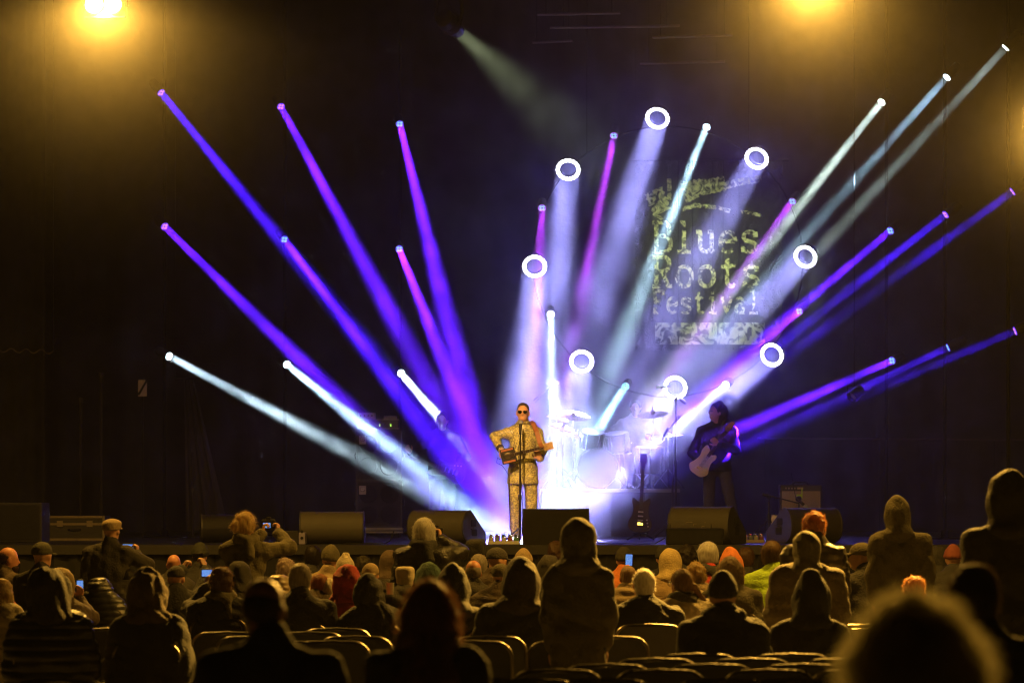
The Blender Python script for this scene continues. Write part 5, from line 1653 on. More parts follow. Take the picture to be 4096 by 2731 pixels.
def drummer():
    p = P(2540, 0, 48.5); p.z = RZ
    t = thing('person', 'drummer seated in shadow behind the cymbals', 'person', p, math.radians(184))
    J = joints('sit', 1.05, .04, 12, 0)
    J['wrR'] = local_of(t, P(2470, 1735, 48.2)); J['elR'], J['wrR'] = ik(J['shR'], J['wrR'], .3, .27, (.8, -.4, -.4))
    J['wrL'] = local_of(t, P(2590, 1745, 48.2)); J['elL'], J['wrL'] = ik(J['shL'], J['wrL'], .3, .27, (-.8, -.4, -.4))
    J['handR'] = (V3(0, .8, .1), V3(-.3, 0, -1), .9); J['handL'] = (V3(0, .8, .1), V3(.3, 0, -1), .9)
    body_obj(t, J, SKINTONE, .014, 'LR')
    coat_obj(t, J, cloth((.02, .02, .025)), .017, 1.05, 1., None, .02, .006, 12, seated=True, name='shirt')
    trousers_obj(t, J, DENIM, .018); shoes_obj(t, J, SHOE)
    headgear_obj(t, 'short_hair', J, hairm((.02, .015, .012)), 5, {'fluff': .008})
    s = thing('drum_stool', 'round drum stool under the drummer', 'stool', p)
    MB().lathe([(.16, .4), (.17, .42), (.17, .46), (.15, .475)], p, (0, 0, 1), 22).build('seat', BLACK, s, smooth=True)
    MB().tube([p + Vector((0, 0, .1)), p + Vector((0, 0, .41))], .016, 8).build('post', CHROME, s)
    tripod(s, p, .26, .25, CHROME)
    for n, who in (('R', 'right'), ('L', 'left')):
        w0 = J['wr' + n]
        q = t.matrix_basis @ Vector(w0 + V3(0, .07, -.02)); r = t.matrix_basis @ Vector(w0 + V3(.03 if n == 'R' else -.03, .42, .05))
        k = MB().tube([q - (r - q) * .15, q.lerp(r, .8), r], [.008, .007, .003], 8).build('drumstick', M((.55, .38, .2), .5), None, smooth=True)
        tag(k, 'drumstick raised in the %s hand of the drummer' % who, 'drumstick', 'drumsticks')
drummer()

# spotlight on the audience truss that lights the singer
def front_spot():
    p = Vector((-1.3, 30.8, TZ - .55)); tg = P(2090, 1880, 40.6)
    d = (tg - p).normalized()
    t = thing('front_spotlight', 'warm spotlight under the audience truss aimed at the singer', 'spotlight', p)
    MB().lathe([(.1, -.6), (.13, -.55), (.13, -.1), (.11, 0), (.1, -.02)], p, d, 20).build('housing', BLACK, t, smooth=True)
    MB().lathe([(.09, 0), (.05, .015)], p - d * .01, d, 18).build('lens', emit((1, .7, .35), 3.0), t)
    MB().tube([p - d * .3, p - d * .3 + Vector((0, 0, .2)), Vector((p.x, 30.8, TZ))], .014, 6).build('hanger', DARKMETAL, t)
    light('SPOT', 'lamp', p + d * .05, d, (1.0, .56, .18), 6200., t, spot_size=math.radians(10.0), spot_blend=.5, shadow_soft_size=.05)
front_spot()

# ------------------------------------------------------------------ chairs
CH_METAL = M((.17, .145, .11), .34, 1., var=.25, scale=9, bump=.1); CH_PANEL = M((.02, .019, .018), .55, var=.3, bump=.15)
def make_chair():
    t = thing('chair', 'chair', 'chair', (0, 0, 0), 0)
    wd, top = .255, .885
    hoop = [(-wd, -.17, .44)] + [(-wd, -.2 - .06 * q, .44 + q * .33) for q in (.33, .66, 1)]
    arcp = [(-wd + .11 + .11 * math.cos(u), -.265, .775 + .1 * math.sin(u)) for u in [math.pi - i * math.pi / 2 / 7 for i in range(1, 8)]]
    crown = [(-.07, -.268, top - .008), (0, -.27, top - .003), (.07, -.268, top - .008)]
    pts = hoop + arcp + crown + [(-x, y, z) for x, y, z in reversed(arcp)] + [(-x, y, z) for x, y, z in reversed(hoop)]
    MB().tube(pts, .0115, 8).build('back_frame', CH_METAL, t, world=False, smooth=True)
    vs = []; n = 10
    inner = [(-wd + .006, .5), (-wd + .006, .77)] + [(-wd + .115 + .104 * math.cos(u), .772 + .094 * math.sin(u)) for u in [math.pi - i * math.pi / 2 / 5 for i in range(1, 6)]]
    outl = inner + [(-x, z) for x, z in reversed(inner)]
    def yb(x, z): return -.2 - .06 * max(0, (z - .44)) / .33 + .02 * (1 - (x / wd) ** 2) * -1 + .012
    vs = [(x, yb(x, z) - .005, z) for x, z in outl] + [(x, yb(x, z) + .008, z) for x, z in outl]
    m = len(outl)
    # ruled panel built of columns so that it bows backwards
    mb = MB(); cols = 12; rows = 6; gv = []
    for sgn in (-.005, .007):
        for j in range(rows + 1):
            for i in range(cols + 1):
                x = (-wd + .008) + (2 * wd - .016) * i / cols
                edge = max(0, abs(x) - (wd - .115)) / .107
                zt = .772 + .1 * math.sqrt(max(0, 1 - edge ** 2)) - .004
                z = .5 + (zt - .5) * j / rows
                gv.append((x, yb(x, z) + sgn, z))
    w1 = cols + 1; half = w1 * (rows + 1); fs = []
    for j in range(rows):
        for i in range(cols):
            a = j * w1 + i
            fs.append((a, a + 1, a + w1 + 1, a + w1)); fs.append((half + a, half + a + w1, half + a + w1 + 1, half + a + 1))
    mb.add(gv, fs); mb.build('backrest', CH_PANEL, t, world=False, smooth=True)
    MB().prism(rounded(.46, .42, .06), .43, .455, (0, .02, 0), (1, 0, 0), (0, 1, 0), (0, 0, 1)).build('seat', CH_PANEL, t, world=False, bevel=.006)
    for s in (-1, 1):
        MB().tube([(s * wd, -.17, .44), (s * (wd + .01), -.24, .006)], .0115, 6).build('leg', CH_METAL, t, world=False)
        MB().tube([(s * (wd - .01), -.14, .44), (s * (wd - .01), .18, .435), (s * wd, .23, .006)], .0115, 6).build('leg', CH_METAL, t, world=False)
    return t
chair0 = make_chair()
_first = [True]
def place_chair(x, y, rz, label, group):
    if _first[0]:
        r = chair0; _first[0] = False
    else:
        r = link(chair0.copy())
        for ch in chair0.children:
            c = link(ch.copy()); c.parent = r
    r.location = (x, y, 0); r.rotation_euler = (0, 0, rz)
    r['label'] = label; r['group'] = group
    return r

rowdef = [  # (scale px per metre, centres of the chair backs in the photograph)
 (752, [60 + 178, 1990, 2120, 2425, 2890, 3180]),
 (712, [2232, 2640, 3075, 3420]),
 (690, [2435, 2845, 3215]),
 (667, [2620, 3000, 3385]),
 (648, [2785, 3160, 3520]),
 (596, [1900, 2263, 1330, 1120]),
 (577, [1960, 1425, 1015, 2450]),
 (560, [2080, 1235, 910]),
 (545, [2000, 1345, 430, 3490]),
 (528, [1920, 3470, 2600]),
]
names = ['row nearest the camera', 'second row from the camera', 'third row from the camera', 'fourth row from the camera', 'fifth row from the camera', 'sixth row from the camera', 'seventh row from the camera', 'eighth row from the camera', 'ninth row from the camera', 'tenth row from the camera']
ordn = ['leftmost', 'second from left', 'third from left', 'fourth from left', 'fifth from left', 'sixth from left', 'seventh from left']
rngc = random.Random(11)
for (s, xs), nm in zip(rowdef, names):
    for i, x in enumerate(sorted(xs)):
        Y = F / s
        place_chair((x - 2048) / s, Y + .26, rngc.uniform(-.03, .03), f'empty metal framed chair, {ordn[i]} in the {nm}', 'empty chairs in rows')

# ------------------------------------------------------------------ phones and cameras
def phone(c, wd, ht, tilt, label, lit=True):
    c = Vector(c)
    t = thing('phone', label, 'phone', c, group='phones held up')
    R = Matrix.Rotation(math.radians(tilt), 3, 'Y')
    u, v = R @ Vector((1, 0, 0)), R @ Vector((0, 0, 1))
    MB().prism(rounded(wd, ht, .012), -.004, .005, c, u, v, Vector((0, 1, 0))).build('case', BLACK, t, bevel=.002)
    MB().prism(rounded(wd - .012, ht - .02, .006), -.0052, -.0044, c, u, v, Vector((0, 1, 0))).build('screen', screen_mat() if lit else M((.01, .01, .012), .2), t)
    MB().lathe([(.006, 0), (.005, .002)], c + u * (wd / 2 - .015) + v * (ht / 2 - .015) + Vector((0, .0055, 0)), (0, 1, 0), 10).build('camera_lens', DARKMETAL, t)
    return t
def photo_camera(c, label, lit=True):
    c = Vector(c)
    t = thing('camera', label, 'camera', c, group='cameras held up')
    MB().prism(rounded(.135, .095, .015), -.03, .03, c).build('body', BLACK, t, bevel=.008)
    MB().lathe([(.036, 0), (.038, .05), (.034, .09), (.036, .1)], c + Vector((-.005, .03, -.005)), (0, 1, 0), 18).build('lens', BLACK, t, smooth=True)
    MB().box((-.025, -.02, .048), (.025, .02, .07), None, c).build('viewfinder', BLACK, t, bevel=.006)
    MB().prism(rounded(.075, .05, .004), -.0315, -.0305, c + Vector((-.015, 0, -.01))).build('screen', screen_mat() if lit else M((.01, .01, .012), .2), t)
    return t

# ------------------------------------------------------------------ audience
C_BLK = (.016, .015, .014); C_DARK = (.03, .026, .02); C_OLIVE = (.1, .085, .045); C_BROWN = (.07, .045, .025); C_TAN = (.3, .22, .12); C_CREAM = (.5, .43, .3)
C_GREY = (.12, .115, .105); C_RED = (.42, .03, .02); C_ORANGE = (.55, .16, .04); C_TEAL = (.05, .1, .08); C_NEON = (.4, .6, .03)
H_BLOND = (.55, .4, .18); H_WHITE = (.75, .7, .6); H_GREY = (.42, .38, .32); H_BROWN = (.1, .05, .025); H_DARK = (.025, .017, .012); H_GINGER = (.38, .14, .04)
pi_seed = [100]
def person(label, who, x, ytop, s, pose, kind, gcol, jcol, **o):
    pi_seed[0] += 7
    sd = pi_seed[0]
    Y = F / s
    ztop = EYE - (ytop - YH) / s
    wid = o.get('wid', 1.); hy = o.get('yaw', 0); 
    rv = random.Random(sd)
    J = joints(pose, wid, o.get('lean', rv.uniform(.0, .05) if pose == 'sit' else rv.uniform(-.02, .02)), o.get('hyaw', hy * .6 + rv.uniform(-16, 16)), o.get('pitch', rv.uniform(-8, 6)))
    sway = rv.uniform(-.025, .025)
    for kk in ('head', 'neck'): J[kk] = J[kk] + V3(sway * (1.3 if kk == 'head' else .6), 0, 0)
    t = thing('person', label, 'person', (0, 0, 0), math.radians(-hy * .4), group='audience')
    res = o.get('res', .02)
    top = J['head'][2] + .122
    gk = o.get('gear', {})
    if kind != 'bald':
        gm = hairm(gcol) if kind.endswith('hair') else (M(gcol, .4, 0, .2, 10, .2, 60) if kind == 'quilted_hood' else cloth(gcol))
        go, gtop = headgear_obj(t, kind, J, gm, sd, gk, o.get('gres', .013))
        top = max(top, gtop)
    k = ztop / top
    t.scale = (k, k, k)
    hx, hyy = J['head'][0] * k, J['head'][1] * k
    a = -math.radians(hy * .4)
    t.location = ((x - 2048) / s - (math.cos(a) * hx - math.sin(a) * hyy), Y - (math.sin(a) * hx + math.cos(a) * hyy), 0)
    hands = ''
    for n in 'RL':
        key = 'hand' + n
        if key in o:
            (px, py, dy), d, nn, curl, hint = o[key]
            wl = local_of(t, P(px, py, Y + dy))
            J['el' + n], J['wr' + n] = ik(J['sh' + n], wl, .3, .27, hint)
            J[key] = (V3(*d), V3(*nn), curl); hands += n
    if hands: res = .0115
    body_obj(t, J, SKIN_RED if o.get('red') else SKINTONE, res, hands, wid, o.get('build', 1.))
    jm = M(jcol, o.get('jrough', .85), 0, .42, 12, .6, 60) if not o.get('quilt') else M(jcol, .38, 0, .2, 10, .2, 60)
    coat_obj(t, J, jm, o.get('jres', .0125 if s > 480 else .015), wid, o.get('build', 1.), o.get('hem'), o.get('bulk', .034), o.get('wr', .0095), sd, o.get('quilt', 0), o.get('collar', .05), k if pose == 'sit' else False)
    trousers_obj(t, J, DENIM, .022, 1., .018, sd)
    shoes_obj(t, J, SHOE)
    R = J['R']; H = lambda a_, b_, c_: J['head'] + R @ V3(a_, b_, c_)
    if o.get('fringe'):
        g = Blend(J['head'] - V3(.15, .16, .2), J['head'] + V3(.15, .16, .2), .012)
        g.el(H(0, -.018, .01), (.081, .099, .085), .01, R); g.plane(H(0, 0, .03), R @ V3(0, .5, 1)); g.cut(H(0, .12, -.03), (.1, .11, .14), R); g.plane(H(0, -.08, -.08), R @ V3(0, .25, -1)); g.cut(H(0, 0, 0), (.066, .082, .1), R)
        hair_obj('hair', g.mesh(), hairm(o['fringe']), t, sd, 250, .012, .0012, (0, -.1, -.1))
    if o.get('beard'):
        g = Blend(J['head'] - V3(.15, .16, .2), J['head'] + V3(.15, .2, .2), .012)
        g.el(H(0, .045, -.08), (.055, .058, .055), .02, R); g.noise(.004, 60, sd); g.plane(H(0, 0, -.05), R @ V3(0, -.2, 1))
        hair_obj('beard', g.mesh(), hairm(o['beard']), t, sd, 250, .015, .0012, (0, .1, -.3))
    if o.get('scarf'):
        g = Blend(J['neck'] - V3(.3, .3, .2), J['neck'] + V3(.3, .3, .25), .014)
        for i in range(16):
            u = 2 * math.pi * i / 16
            g.el(J['neck'] + V3(.095 * math.cos(u), .09 * math.sin(u) + .0, .035 + .012 * math.sin(u * 2)), (.05, .05, .05), .03)
        g.rc(J['neck'] + V3(.05, -.1, 0), J['neck'] + V3(.09, -.14, -.12), .045, .05, .04)
        g.noise(o.get('scarf_wr', .008), 40, sd)
        if o.get('fur'): hair_obj('fur_collar', g.mesh(), hairm(o['scarf']), t, sd, 900, .03, .0015, (0, 0, 0), .6)
        else: skin_mesh('scarf', g.mesh(), cloth(o['scarf']), t)
    if o.get('glasses'):
        for q in (-1, 1):
            MB().tube([H(.062 * q, .09, .004), H(.078 * q, .0, .008)], .003, 5).build('temple_arm', DARKMETAL, t, world=False)
            MB().tube([H(.033 * q + .026 * math.cos(u), .105, .0 + .02 * math.sin(u)) for u in [2 * math.pi * i / 12 for i in range(12)]], .003, 5, closed=True).build('glasses_rim', DARKMETAL, t, world=False)
    if pose == 'sit':
        place_chair(t.location.x, t.location.y + .13, math.radians(-hy * .4), f'chair under the {who}', 'occupied chairs').scale = (.9, 1, .95)
    return t, J
UP = (0, .35, .9); FW = (0, 1, 0)
def crowd():
    A = person
    # ---- left block
    A('bald bearded man in profile at the left edge of the crowd', 'bald bearded man', 36, 2187, 400, 'sit', 'bald', None, C_BROWN, yaw=75, red=1, fringe=H_BROWN, beard=H_BROWN)
    A('man in a dark olive cap next to the bald bearded man', 'man in the dark olive cap', 170, 2165, 420, 'sit', 'cap', (.05, .05, .028), C_DARK, yaw=40)
    A('standing man in a tan flat cap filming with a phone', 'man in the flat cap', 448, 2073, 400, 'stand', 'flat_cap', C_TAN, C_DARK, wid=1.12, yaw=14, hem=.7, handR=((548, 2215, .32), (0, .15, 1), (-1, .2, 0), .8, (.8, -.3, -.6)))
    A('person in a black knitted cap far left of the grey floor monitors', 'person in the black knitted cap', 800, 2166, 360, 'sit', 'beanie', (.02, .022, .015), C_BLK)
    A('woman with a fair hair bun photographing with a raised camera', 'woman with the bun', 985, 2044, 410, 'stand', 'bun_hair', H_BLOND, C_OLIVE, yaw=22, hem=.7, wid=1.05, scarf=C_OLIVE, gear={'fluff': .014, 'rough': .01, 'strand': 1.3},
      handR=((1112, 2128, .25), (-.1, .3, 1), (-1, .3, 0), .9, (1, -.3, -.5)), handL=((1050, 2130, .25), (.15, .3, 1), (1, .3, 0), .9, (-.5, .3, -1)))
    A('woman with long blond hair and red scarf at the left edge', 'woman with the red scarf', 12, 2312, 500, 'sit', 'long_hair', H_BLOND, C_CREAM, yaw=35, scarf=C_RED)
    A('person in a large black hood with shiny ridged shoulders at lower left', 'person in the ridged black coat', 190, 2263, 580, 'sit', 'hood', (.02, .017, .014), C_BLK, wid=1.06, bulk=.05, quilt=.012, gear={'size': 1.28, 'wr': .011})
    A('person in a tan hood lifting a phone behind the large black hood', 'person in the tan hood', 248, 2268, 470, 'sit', 'hood', C_TAN, C_BROWN, yaw=45, glasses=1, gear={'size': 1.1}, handR=((320, 2392, .3), (0, .1, 1), (-.2, -1, 0), .6, (.7, 0, -.8)))
    A('small person in a glossy black quilted hood', 'person in the quilted hood', 400, 2308, 440, 'sit', 'quilted_hood', (.02, .02, .018), (.02, .02, .018), quilt=.016, wr=.004, gear={'size': 1.28})
    A('person in a brown hood with a bright tan rim, lower left', 'person in the tan rimmed hood', 592, 2263, 570, 'sit', 'hood', C_BROWN, C_BLK, wid=1.07, bulk=.05, gear={'size': 1.2, 'wr': .01, 'point': .05})
    A('dark haired head between the quilted hood and the tan rimmed hood', 'dark haired person', 512, 2272, 400, 'sit', 'short_hair', H_DARK, C_DARK)
    A('bald reddish head in front of the arms raising a phone', 'bald reddish man', 695, 2216, 380, 'sit', 'bald', None, C_DARK, red=1)
    A('person in a dark cap raising a phone in both hands', 'person raising both hands', 705, 2260, 440, 'sit', 'cap', C_DARK, C_BLK,
      handR=((815, 2268, .35), (-.25, .2, 1), (-.8, .6, 0), .9, (1, -.2, -.6)), handL=((742, 2262, .35), (.5, .2, .9), (.8, .6, 0), .9, (-.4, .2, -1)))
    A('woman with curly brown hair and a wide scarf holding a phone', 'woman with curly brown hair', 888, 2266, 480, 'sit', 'curly_hair', (.16, .09, .045), C_BLK, scarf=C_OLIVE, wid=1.1, gear={'fluff': .018}, handL=((838, 2345, .3), (0, .1, 1), (.6, .8, 0), .8, (-.8, 0, -.8)))
    A('person in a dark hood right of the curly haired woman', 'person in the dark hood', 958, 2242, 430, 'sit', 'hood', C_DARK, C_DARK)
    A('big bald man with glowing rim of head, close at lower left', 'big bald man', 1057, 2310, 1150, 'stand', 'bald', None, C_BLK, wid=1.12, res=.014, fringe=(.1, .07, .05), hem=.6)
    A('woman with long brown hair close to the camera, lower middle', 'woman with long brown hair', 1718, 2316, 1050, 'stand', 'long_hair', (.16, .075, .035), C_BLK, res=.016, wid=1.02, hem=.6, scarf=(.1, .05, .03), gear={'len': .1, 'fluff': .012, 'strand': 1.5, 'n': 5})
    # ---- middle left block
    A('man with short grey hair and dark collar left of the red hood', 'man with short grey hair', 1203, 2250, 500, 'sit', 'short_hair', H_GREY, C_DARK, wid=1.15, collar=.07, red=1)
    A('standing woman with white blond hair and leather jacket lifting a camera', 'woman in the leather jacket', 1698, 2068, 420, 'stand', 'bob_hair', H_WHITE, (.018, .017, .012), jrough=.3, wid=1.12, hem=.7, scarf=C_BLK, yaw=12, gear={'fluff': .012},
      handR=((1762, 2150, .2), (-.2, .3, 1), (-1, .2, 0), .9, (.9, -.3, -.7)))
    A('person in a bright red hood and red jacket', 'person in the red hood', 1387, 2254, 480, 'sit', 'hood', C_RED, C_RED, gear={'size': 1.1, 'wr': .01})
    A('person in a beige knitted hat with an open crown', 'person in the beige knitted hat', 1380, 2208, 400, 'sit', 'open_hat', C_CREAM, C_CREAM)
    A('person in a cream hood beside the red hood', 'person in the cream hood', 1318, 2310, 450, 'sit', 'hood', C_CREAM, C_CREAM, gear={'size': 1.05})
    A('person in a black hood and black coat right of the red hood', 'person in the black coat', 1477, 2288, 500, 'sit', 'hood', C_BLK, C_BLK, wid=1.1, gear={'size': 1.1, 'point': .04})
    A('person in a backward tan cap with an arched opening', 'person in the backward cap', 1482, 2250, 430, 'sit', 'back_cap', C_TAN, C_DARK)
    A('person in a brown hood left of the leather jacket', 'person in the brown hood', 1560, 2198, 380, 'sit', 'hood', C_BROWN, C_DARK)
    A('person in a flat topped cream hat below the leather jacket', 'person in the cream hat', 1622, 2264, 430, 'sit', 'square_hat', C_CREAM, C_DARK)
    A('person in a teal green hood behind the long haired woman', 'person in the teal hood', 1715, 2244, 440, 'sit', 'hood', C_TEAL, C_TEAL, gear={'size': 1.15})
    A('person in a tall black hood right of the long haired woman', 'person in the tall black hood', 1815, 2247, 540, 'sit', 'hood', C_BLK, C_DARK, wid=1.05, gear={'size': 1.05, 'point': .06})
    A('person in a dark flat topped hat against the stage edge', 'person in the flat topped hat', 1905, 2153, 390, 'sit', 'square_hat', C_BLK, C_BLK)
    A('bald orange lit head left of the dark caps', 'bald man left of the caps', 1893, 2238, 430, 'sit', 'bald', None, C_DARK, red=1, fringe=H_GREY)
    A('grey haired head just behind the bald orange lit head', 'grey haired person', 1917, 2214, 400, 'sit', 'short_hair', H_GREY, C_DARK)
    A('man in a dark cap with its brim to the right', 'man in the dark cap', 1990, 2187, 410, 'sit', 'cap', (.05, .045, .04), C_BROWN, yaw=60)
    A('person in an olive cap under the man in the dark cap', 'person in the olive cap', 2005, 2252, 440, 'sit', 'cap', C_OLIVE, C_BROWN, yaw=30)
    A('broad person in a dark brown hood left of the standing parka', 'broad person in the dark brown hood', 2082, 2223, 560, 'sit', 'hood', (.035, .025, .015), C_BLK, wid=1.08, bulk=.045, gear={'size': 1.1})
    A('person in a tan knitted cap by the stage, behind the broad brown hood', 'person in the tan knitted cap', 2093, 2190, 390, 'sit', 'beanie', C_TAN, C_DARK)
    A('person in an olive brown knitted cap in front of the grey monitor', 'person in the olive brown cap', 1322, 2175, 390, 'sit', 'beanie', C_OLIVE, C_TAN)
    A('dark haired person against the stage left of the olive brown cap', 'dark haired person by the stage', 1252, 2178, 370, 'sit', 'short_hair', H_DARK, C_BLK)
    A('person with fluffy grey hair below the arm of the bun woman', 'person with fluffy grey hair', 1145, 2228, 400, 'sit', 'curly_hair', (.5, .4, .36), C_CREAM, gear={'fluff': .014})
    A('person in a ribbed tan hood behind the big bald man', 'person in the ribbed tan hood', 1118, 2296, 450, 'sit', 'quilted_hood', C_TAN, C_TAN)
    A('ginger haired person right of the short grey hair', 'ginger haired person', 1278, 2292, 450, 'sit', 'short_hair', H_GINGER, C_BROWN)
    A('dark curly head in the gap between beige hat and brown hood', 'dark curly person', 1452, 2220, 370, 'sit', 'curly_hair', (.07, .06, .03), C_BLK)
    # ---- middle right block
    A('standing person in an olive hooded parka in the middle of the crowd', 'person in the olive parka', 2313, 2068, 600, 'stand', 'hood', C_OLIVE, C_OLIVE, wid=.86, bulk=.03, hem=.72, gear={'size': 1.06, 'wr': .006}, gres=.011, jres=.012)
    A('dark curly haired head left of the standing parka, under the black monitor', 'dark curly person under the monitor', 2226, 2160, 365, 'sit', 'curly_hair', H_BROWN, C_BLK)
    A('person in a dark hood close behind the standing parka', 'person behind the parka', 2195, 2216, 400, 'sit', 'hood', C_DARK, C_BLK)
    A('person in a black knitted cap and orange jacket behind a lit phone', 'person in the orange jacket', 2494, 2184, 370, 'sit', 'beanie', (.025, .022, .015), C_ORANGE)
    A('man with shaved head and tan jacket beside the cropped white hair', 'man with the shaved head', 2510, 2260, 430, 'sit', 'short_hair', (.5, .36, .24), C_TAN, red=1, gear={'fluff': -.004, 'rough': .001, 'strand': .4}, handR=((2522, 2300, .35), (0, .2, 1), (-1, .2, 0), .7, (.6, 0, -.8)))
    A('man with cropped white hair and black jacket, middle right', 'man with cropped white hair', 2572, 2272, 520, 'sit', 'short_hair', H_WHITE, C_BLK, wid=1.15, collar=.04, red=1, bulk=.036, gear={'fluff': 0})
    A('person in a yellow tan hood in front of the low black speaker', 'person in the yellow tan hood', 2682, 2190, 390, 'sit', 'hood', (.42, .32, .14), (.25, .17, .08), gear={'wr': .003})
    A('man with thick white hair and red collar by the stage', 'man with the red collar', 2828, 2164, 400, 'sit', 'short_hair', H_WHITE, C_RED, scarf=C_BLK, gear={'fluff': .014, 'rough': .006})
    A('person in an orange spotted hood and orange jacket', 'person in the orange hood', 2925, 2184, 410, 'sit', 'hood', C_ORANGE, (.5, .2, .07), wid=1.1, gear={'point': .05})
    A('person with ash blond bobbed hair in front of the orange hood', 'person with ash blond hair', 2922, 2222, 460, 'sit', 'bob_hair', (.35, .26, .15), C_OLIVE)
    A('woman with brown ponytail, glasses and dark scarf', 'woman with the ponytail', 2722, 2272, 480, 'sit', 'tail_hair', (.22, .13, .06), C_CREAM, yaw=-40, glasses=1, scarf=(.03, .026, .02), wid=1.15, bulk=.045)
    A('woman with curly fair hair and a pale fur collar', 'woman with the fur collar', 2785, 2242, 440, 'sit', 'curly_hair', H_BLOND, C_CREAM, scarf=(.55, .42, .25), fur=1, gear={'fluff': .014})
    A('man with brown hair in a neon yellow green jacket', 'man in the neon jacket', 3087, 2160, 420, 'sit', 'short_hair', (.16, .09, .04), C_NEON, wid=1.12, collar=.06, red=1)
    A('person in a black knitted cap beside the yellow tan hood', 'person in the black cap', 2655, 2176, 365, 'sit', 'beanie', C_BLK, C_BLK)
    A('person with round black hair between yellow hood and white hair', 'person with round black hair', 2748, 2173, 370, 'sit', 'curly_hair', H_DARK, C_BLK, gear={'fluff': .014})
    A('dim dark haired person behind the orange hood', 'dim dark haired person', 2985, 2186, 370, 'sit', 'short_hair', H_BROWN, C_BLK, gear={'fluff': .01})
    A('person in a thick black knitted cap with lit rim, lower right of the middle', 'person in the thick knitted cap', 2890, 2278, 620, 'sit', 'beanie', (.03, .026, .018), C_BLK, wid=1.08, bulk=.05, scarf=C_BLK, gear={'tall': .01}, gres=.012)
    A('person in a pointed black hood, seated in front of the heavy coat', 'person in the pointed hood', 3240, 2271, 600, 'sit', 'hood', C_BLK, C_BLK, wid=1.03, bulk=.045, gear={'size': 1.08, 'point': .07})
    # ---- right block
    A('standing person in a heavy olive coat and round hood', 'person in the heavy coat', 3222, 2121, 540, 'stand', 'hood', C_OLIVE, (.13, .1, .055), wid=1.15, bulk=.06, hem=.6, gear={'size': .95, 'point': .0})
    A('standing person with curly ginger hair and dark quilted jacket', 'person with curly ginger hair', 3260, 2042, 480, 'stand', 'curly_hair', H_GINGER, (.04, .032, .02), wid=1.05, quilt=.012, collar=.1, hem=.65, gear={'fluff': .008})
    A('person in an olive peaked cap in profile at the stage edge', 'person in the peaked cap', 3442, 2168, 430, 'sit', 'cap', C_OLIVE, C_DARK, yaw=-85)
    A('tall standing person in a slim olive hooded sweater', 'person in the olive sweater', 3590, 1978, 440, 'stand', 'hood', C_OLIVE, C_OLIVE, wid=1.05, hem=.72, yaw=16, gear={'size': .95, 'wr': .005, 'point': .03}, jres=.016)
    A('tall standing person in dark hood and jacket at the right edge', 'tall dark person', 4040, 1873, 640, 'stand', 'hood', (.035, .028, .016), C_DARK, wid=1.06, bulk=.045, hem=.65, yaw=10, gear={'size': 1.0})
    A('person with curly orange hair and cream coat, right side', 'person with curly orange hair', 3652, 2300, 500, 'sit', 'curly_hair', (.6, .28, .1), C_CREAM, wid=1.1, bulk=.05)
    A('small person in a dark red knitted cap by the right stage edge', 'person in the dark red cap', 3812, 2173, 380, 'sit', 'beanie', (.16, .035, .02), C_BLK)
    A('dim person in a black hood left of the dark red cap', 'dim person in the black hood', 3748, 2182, 370, 'sit', 'hood', C_BLK, C_BLK)
    A('blurred dark head close to the camera at the right', 'blurred dark haired person', 3895, 2252, 1100, 'stand', 'short_hair', (.06, .04, .02), C_BLK, res=.016, hem=.6, wid=1.15, gear={'fluff': .012, 'n': 6})
    A('large blurred blond head closest to the camera at lower right', 'blurred blond person', 3650, 2370, 2000, 'stand', 'bob_hair', (1.0, .78, .42), C_BROWN, res=.014, hem=.6, gear={'fluff': .014, 'strand': 2.4, 'rough': .03, 'n': 30, 'thick': .8}, scarf=C_TAN)
crowd()

phone(P(512, 2184, 13000 / 400 + .38), .12, .062, 0, 'phone with a blue screen held out by the man in the flat cap')
phone(P(320, 2345, 13000 / 470 + .4), .066, .125, 0, 'upright phone with a blue screen left of the quilted hood')
phone(P(828, 2291, 13000 / 480 + .4), .1, .075, 0, 'phone with a violet blue screen in front of the curly haired woman')
phone(P(2516, 2238, 13000 / 430 + .45), .075, .125, 2, 'upright phone with a bright blue screen near the orange jacket')
phone(P(793, 2226, 13000 / 440 + .42), .1, .07, -6, 'dark phone held between two raised hands', False)
photo_camera(P(1074, 2096, 13000 / 410 + .33), 'black camera with a lit screen held up by the woman with a bun')
photo_camera(P(1745, 2128, 13000 / 420 + .28), 'black camera held beside the face of the leather jacket woman', False)

# plastic cup
c = P(1560, 2376, 13000 / 470)
cup = thing('plastic_cup', 'clear plastic cup held up between the dark coats', 'cup', c)
MB().lathe([(.028, 0), (.03, .004), (.036, .09), (.038, .1), (.035, .1), (.028, .008)], c, (0, 0, 1), 18).build('cup_wall', M((.6, .6, .55), .1, coat=1), cup, smooth=True)
MB().lathe([(.033, .06), (.02, .061)], c, (0, 0, 1), 16).build('drink', M((.5, .3, .08), .1), cup)

# ------------------------------------------------------------------ haze
hz = bpy.data.materials.new('haze'); hz.use_nodes = True
nt = hz.node_tree; nt.nodes.clear()
ho = nt.nodes.new('ShaderNodeOutputMaterial'); hv = nt.nodes.new('ShaderNodeVolumePrincipled')
hv.inputs['Density'].default_value = HAZE_DENSITY
hv.inputs['Color'].default_value = (.92, .92, .92, 1)
hv.inputs['Anisotropy'].default_value = HAZE_G
nt.links.new(hv.outputs[0], ho.inputs['Volume'])
hb = MB().box((-28, -10, -1.3), (28, 58, 11.5)).build('haze', hz)
hb['kind'] = 'stuff'

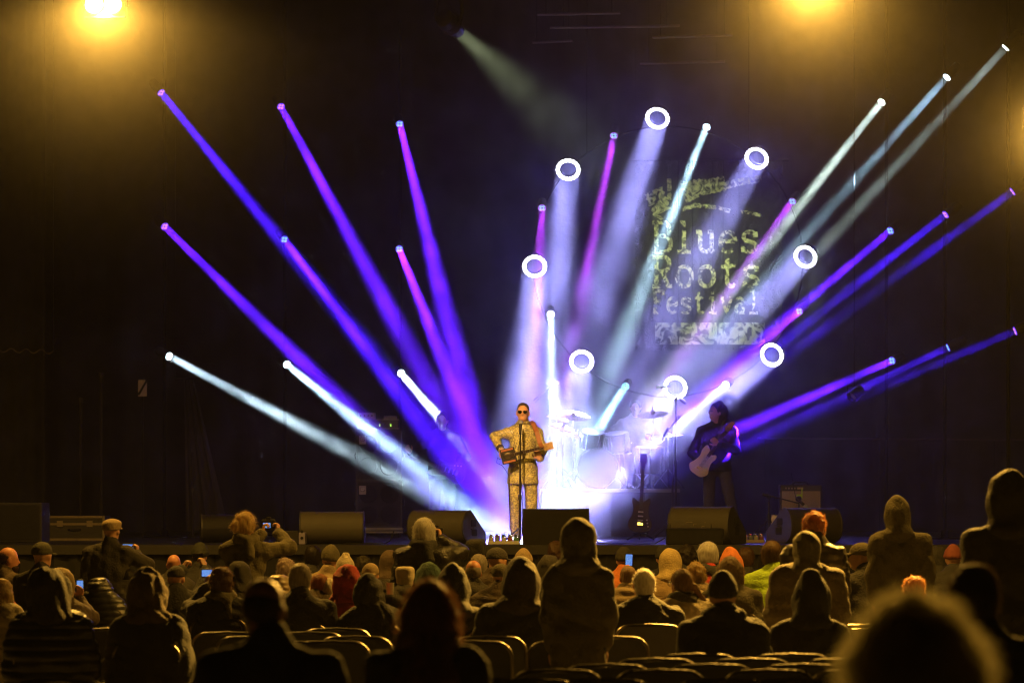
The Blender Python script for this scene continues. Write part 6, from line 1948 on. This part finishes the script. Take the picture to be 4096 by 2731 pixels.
def smoke(name, mb, density, g, col=(.95, .95, .95), fade=False, drift=False):  # stage smoke, and the added glow balls round the floodlights
    m = bpy.data.materials.new('smoke'); m.use_nodes = True
    nt = m.node_tree; nt.nodes.clear()
    o_ = nt.nodes.new('ShaderNodeOutputMaterial'); v_ = nt.nodes.new('ShaderNodeVolumePrincipled')
    v_.inputs['Density'].default_value = density
    v_.inputs['Color'].default_value = (*col, 1)
    v_.inputs['Anisotropy'].default_value = g
    if drift:  # uneven wisps
        tc = nt.nodes.new('ShaderNodeTexCoord')
        nz = nt.nodes.new('ShaderNodeTexNoise'); nz.inputs['Scale'].default_value = 1.5; nz.inputs['Detail'].default_value = 2.0; nz.inputs['Distortion'].default_value = .6
        mr = nt.nodes.new('ShaderNodeMapRange')
        mr.inputs[1].default_value = .43; mr.inputs[2].default_value = .58; mr.inputs[3].default_value = density * .18; mr.inputs[4].default_value = density * 2.0
        nt.links.new(tc.outputs['Object'], nz.inputs['Vector']); nt.links.new(nz.outputs['Fac'], mr.inputs[0]); nt.links.new(mr.outputs[0], v_.inputs['Density'])
    if fade:   # thins out from the lamp to the edge of the glow ball
        tc = nt.nodes.new('ShaderNodeTexCoord'); mp = nt.nodes.new('ShaderNodeMapping')
        mp.inputs['Location'].default_value = (-1, -1, -1); mp.inputs['Scale'].default_value = (2, 2, 2)
        gr = nt.nodes.new('ShaderNodeTexGradient'); gr.gradient_type = 'QUADRATIC_SPHERE'
        mm = nt.nodes.new('ShaderNodeMath'); mm.operation = 'MULTIPLY'; mm.inputs[1].default_value = density
        nt.links.new(tc.outputs['Generated'], mp.inputs[0]); nt.links.new(mp.outputs[0], gr.inputs[0])
        nt.links.new(gr.outputs['Fac'], mm.inputs[0]); nt.links.new(mm.outputs[0], v_.inputs['Density'])
    nt.links.new(v_.outputs[0], o_.inputs['Volume'])
    o = mb.build(name, m)
    o['kind'] = 'stuff'
    return o
smoke('stage_smoke', MB().box((-10.9, 39.7, STAGE + .004), (10.9, 53.4, 10.3)), SMOKE_DENSITY, SMOKE_G, drift=True)
# added fog balls that imitate the glow round the floodlights
for (px, py, Y, *_), rad, den in zip(FLOODS, (4.0, 3.6, 2.6), (.011, .003, .0022)):
    c = P(px, py, Y)
    mb = MB(); n, m = 24, 14
    vs = [(c.x + rad * math.sin(math.pi * j / m) * math.cos(2 * math.pi * i / n), c.y - .3 + rad * math.sin(math.pi * j / m) * math.sin(2 * math.pi * i / n), c.z + rad * .9 * math.cos(math.pi * j / m)) for j in range(m + 1) for i in range(n)]
    mb.add(vs, [(j * n + i, j * n + (i + 1) % n, (j + 1) * n + (i + 1) % n, (j + 1) * n + i) for j in range(m) for i in range(n)])
    smoke('lamp_glow_ball', mb, den, .55, fade=True)
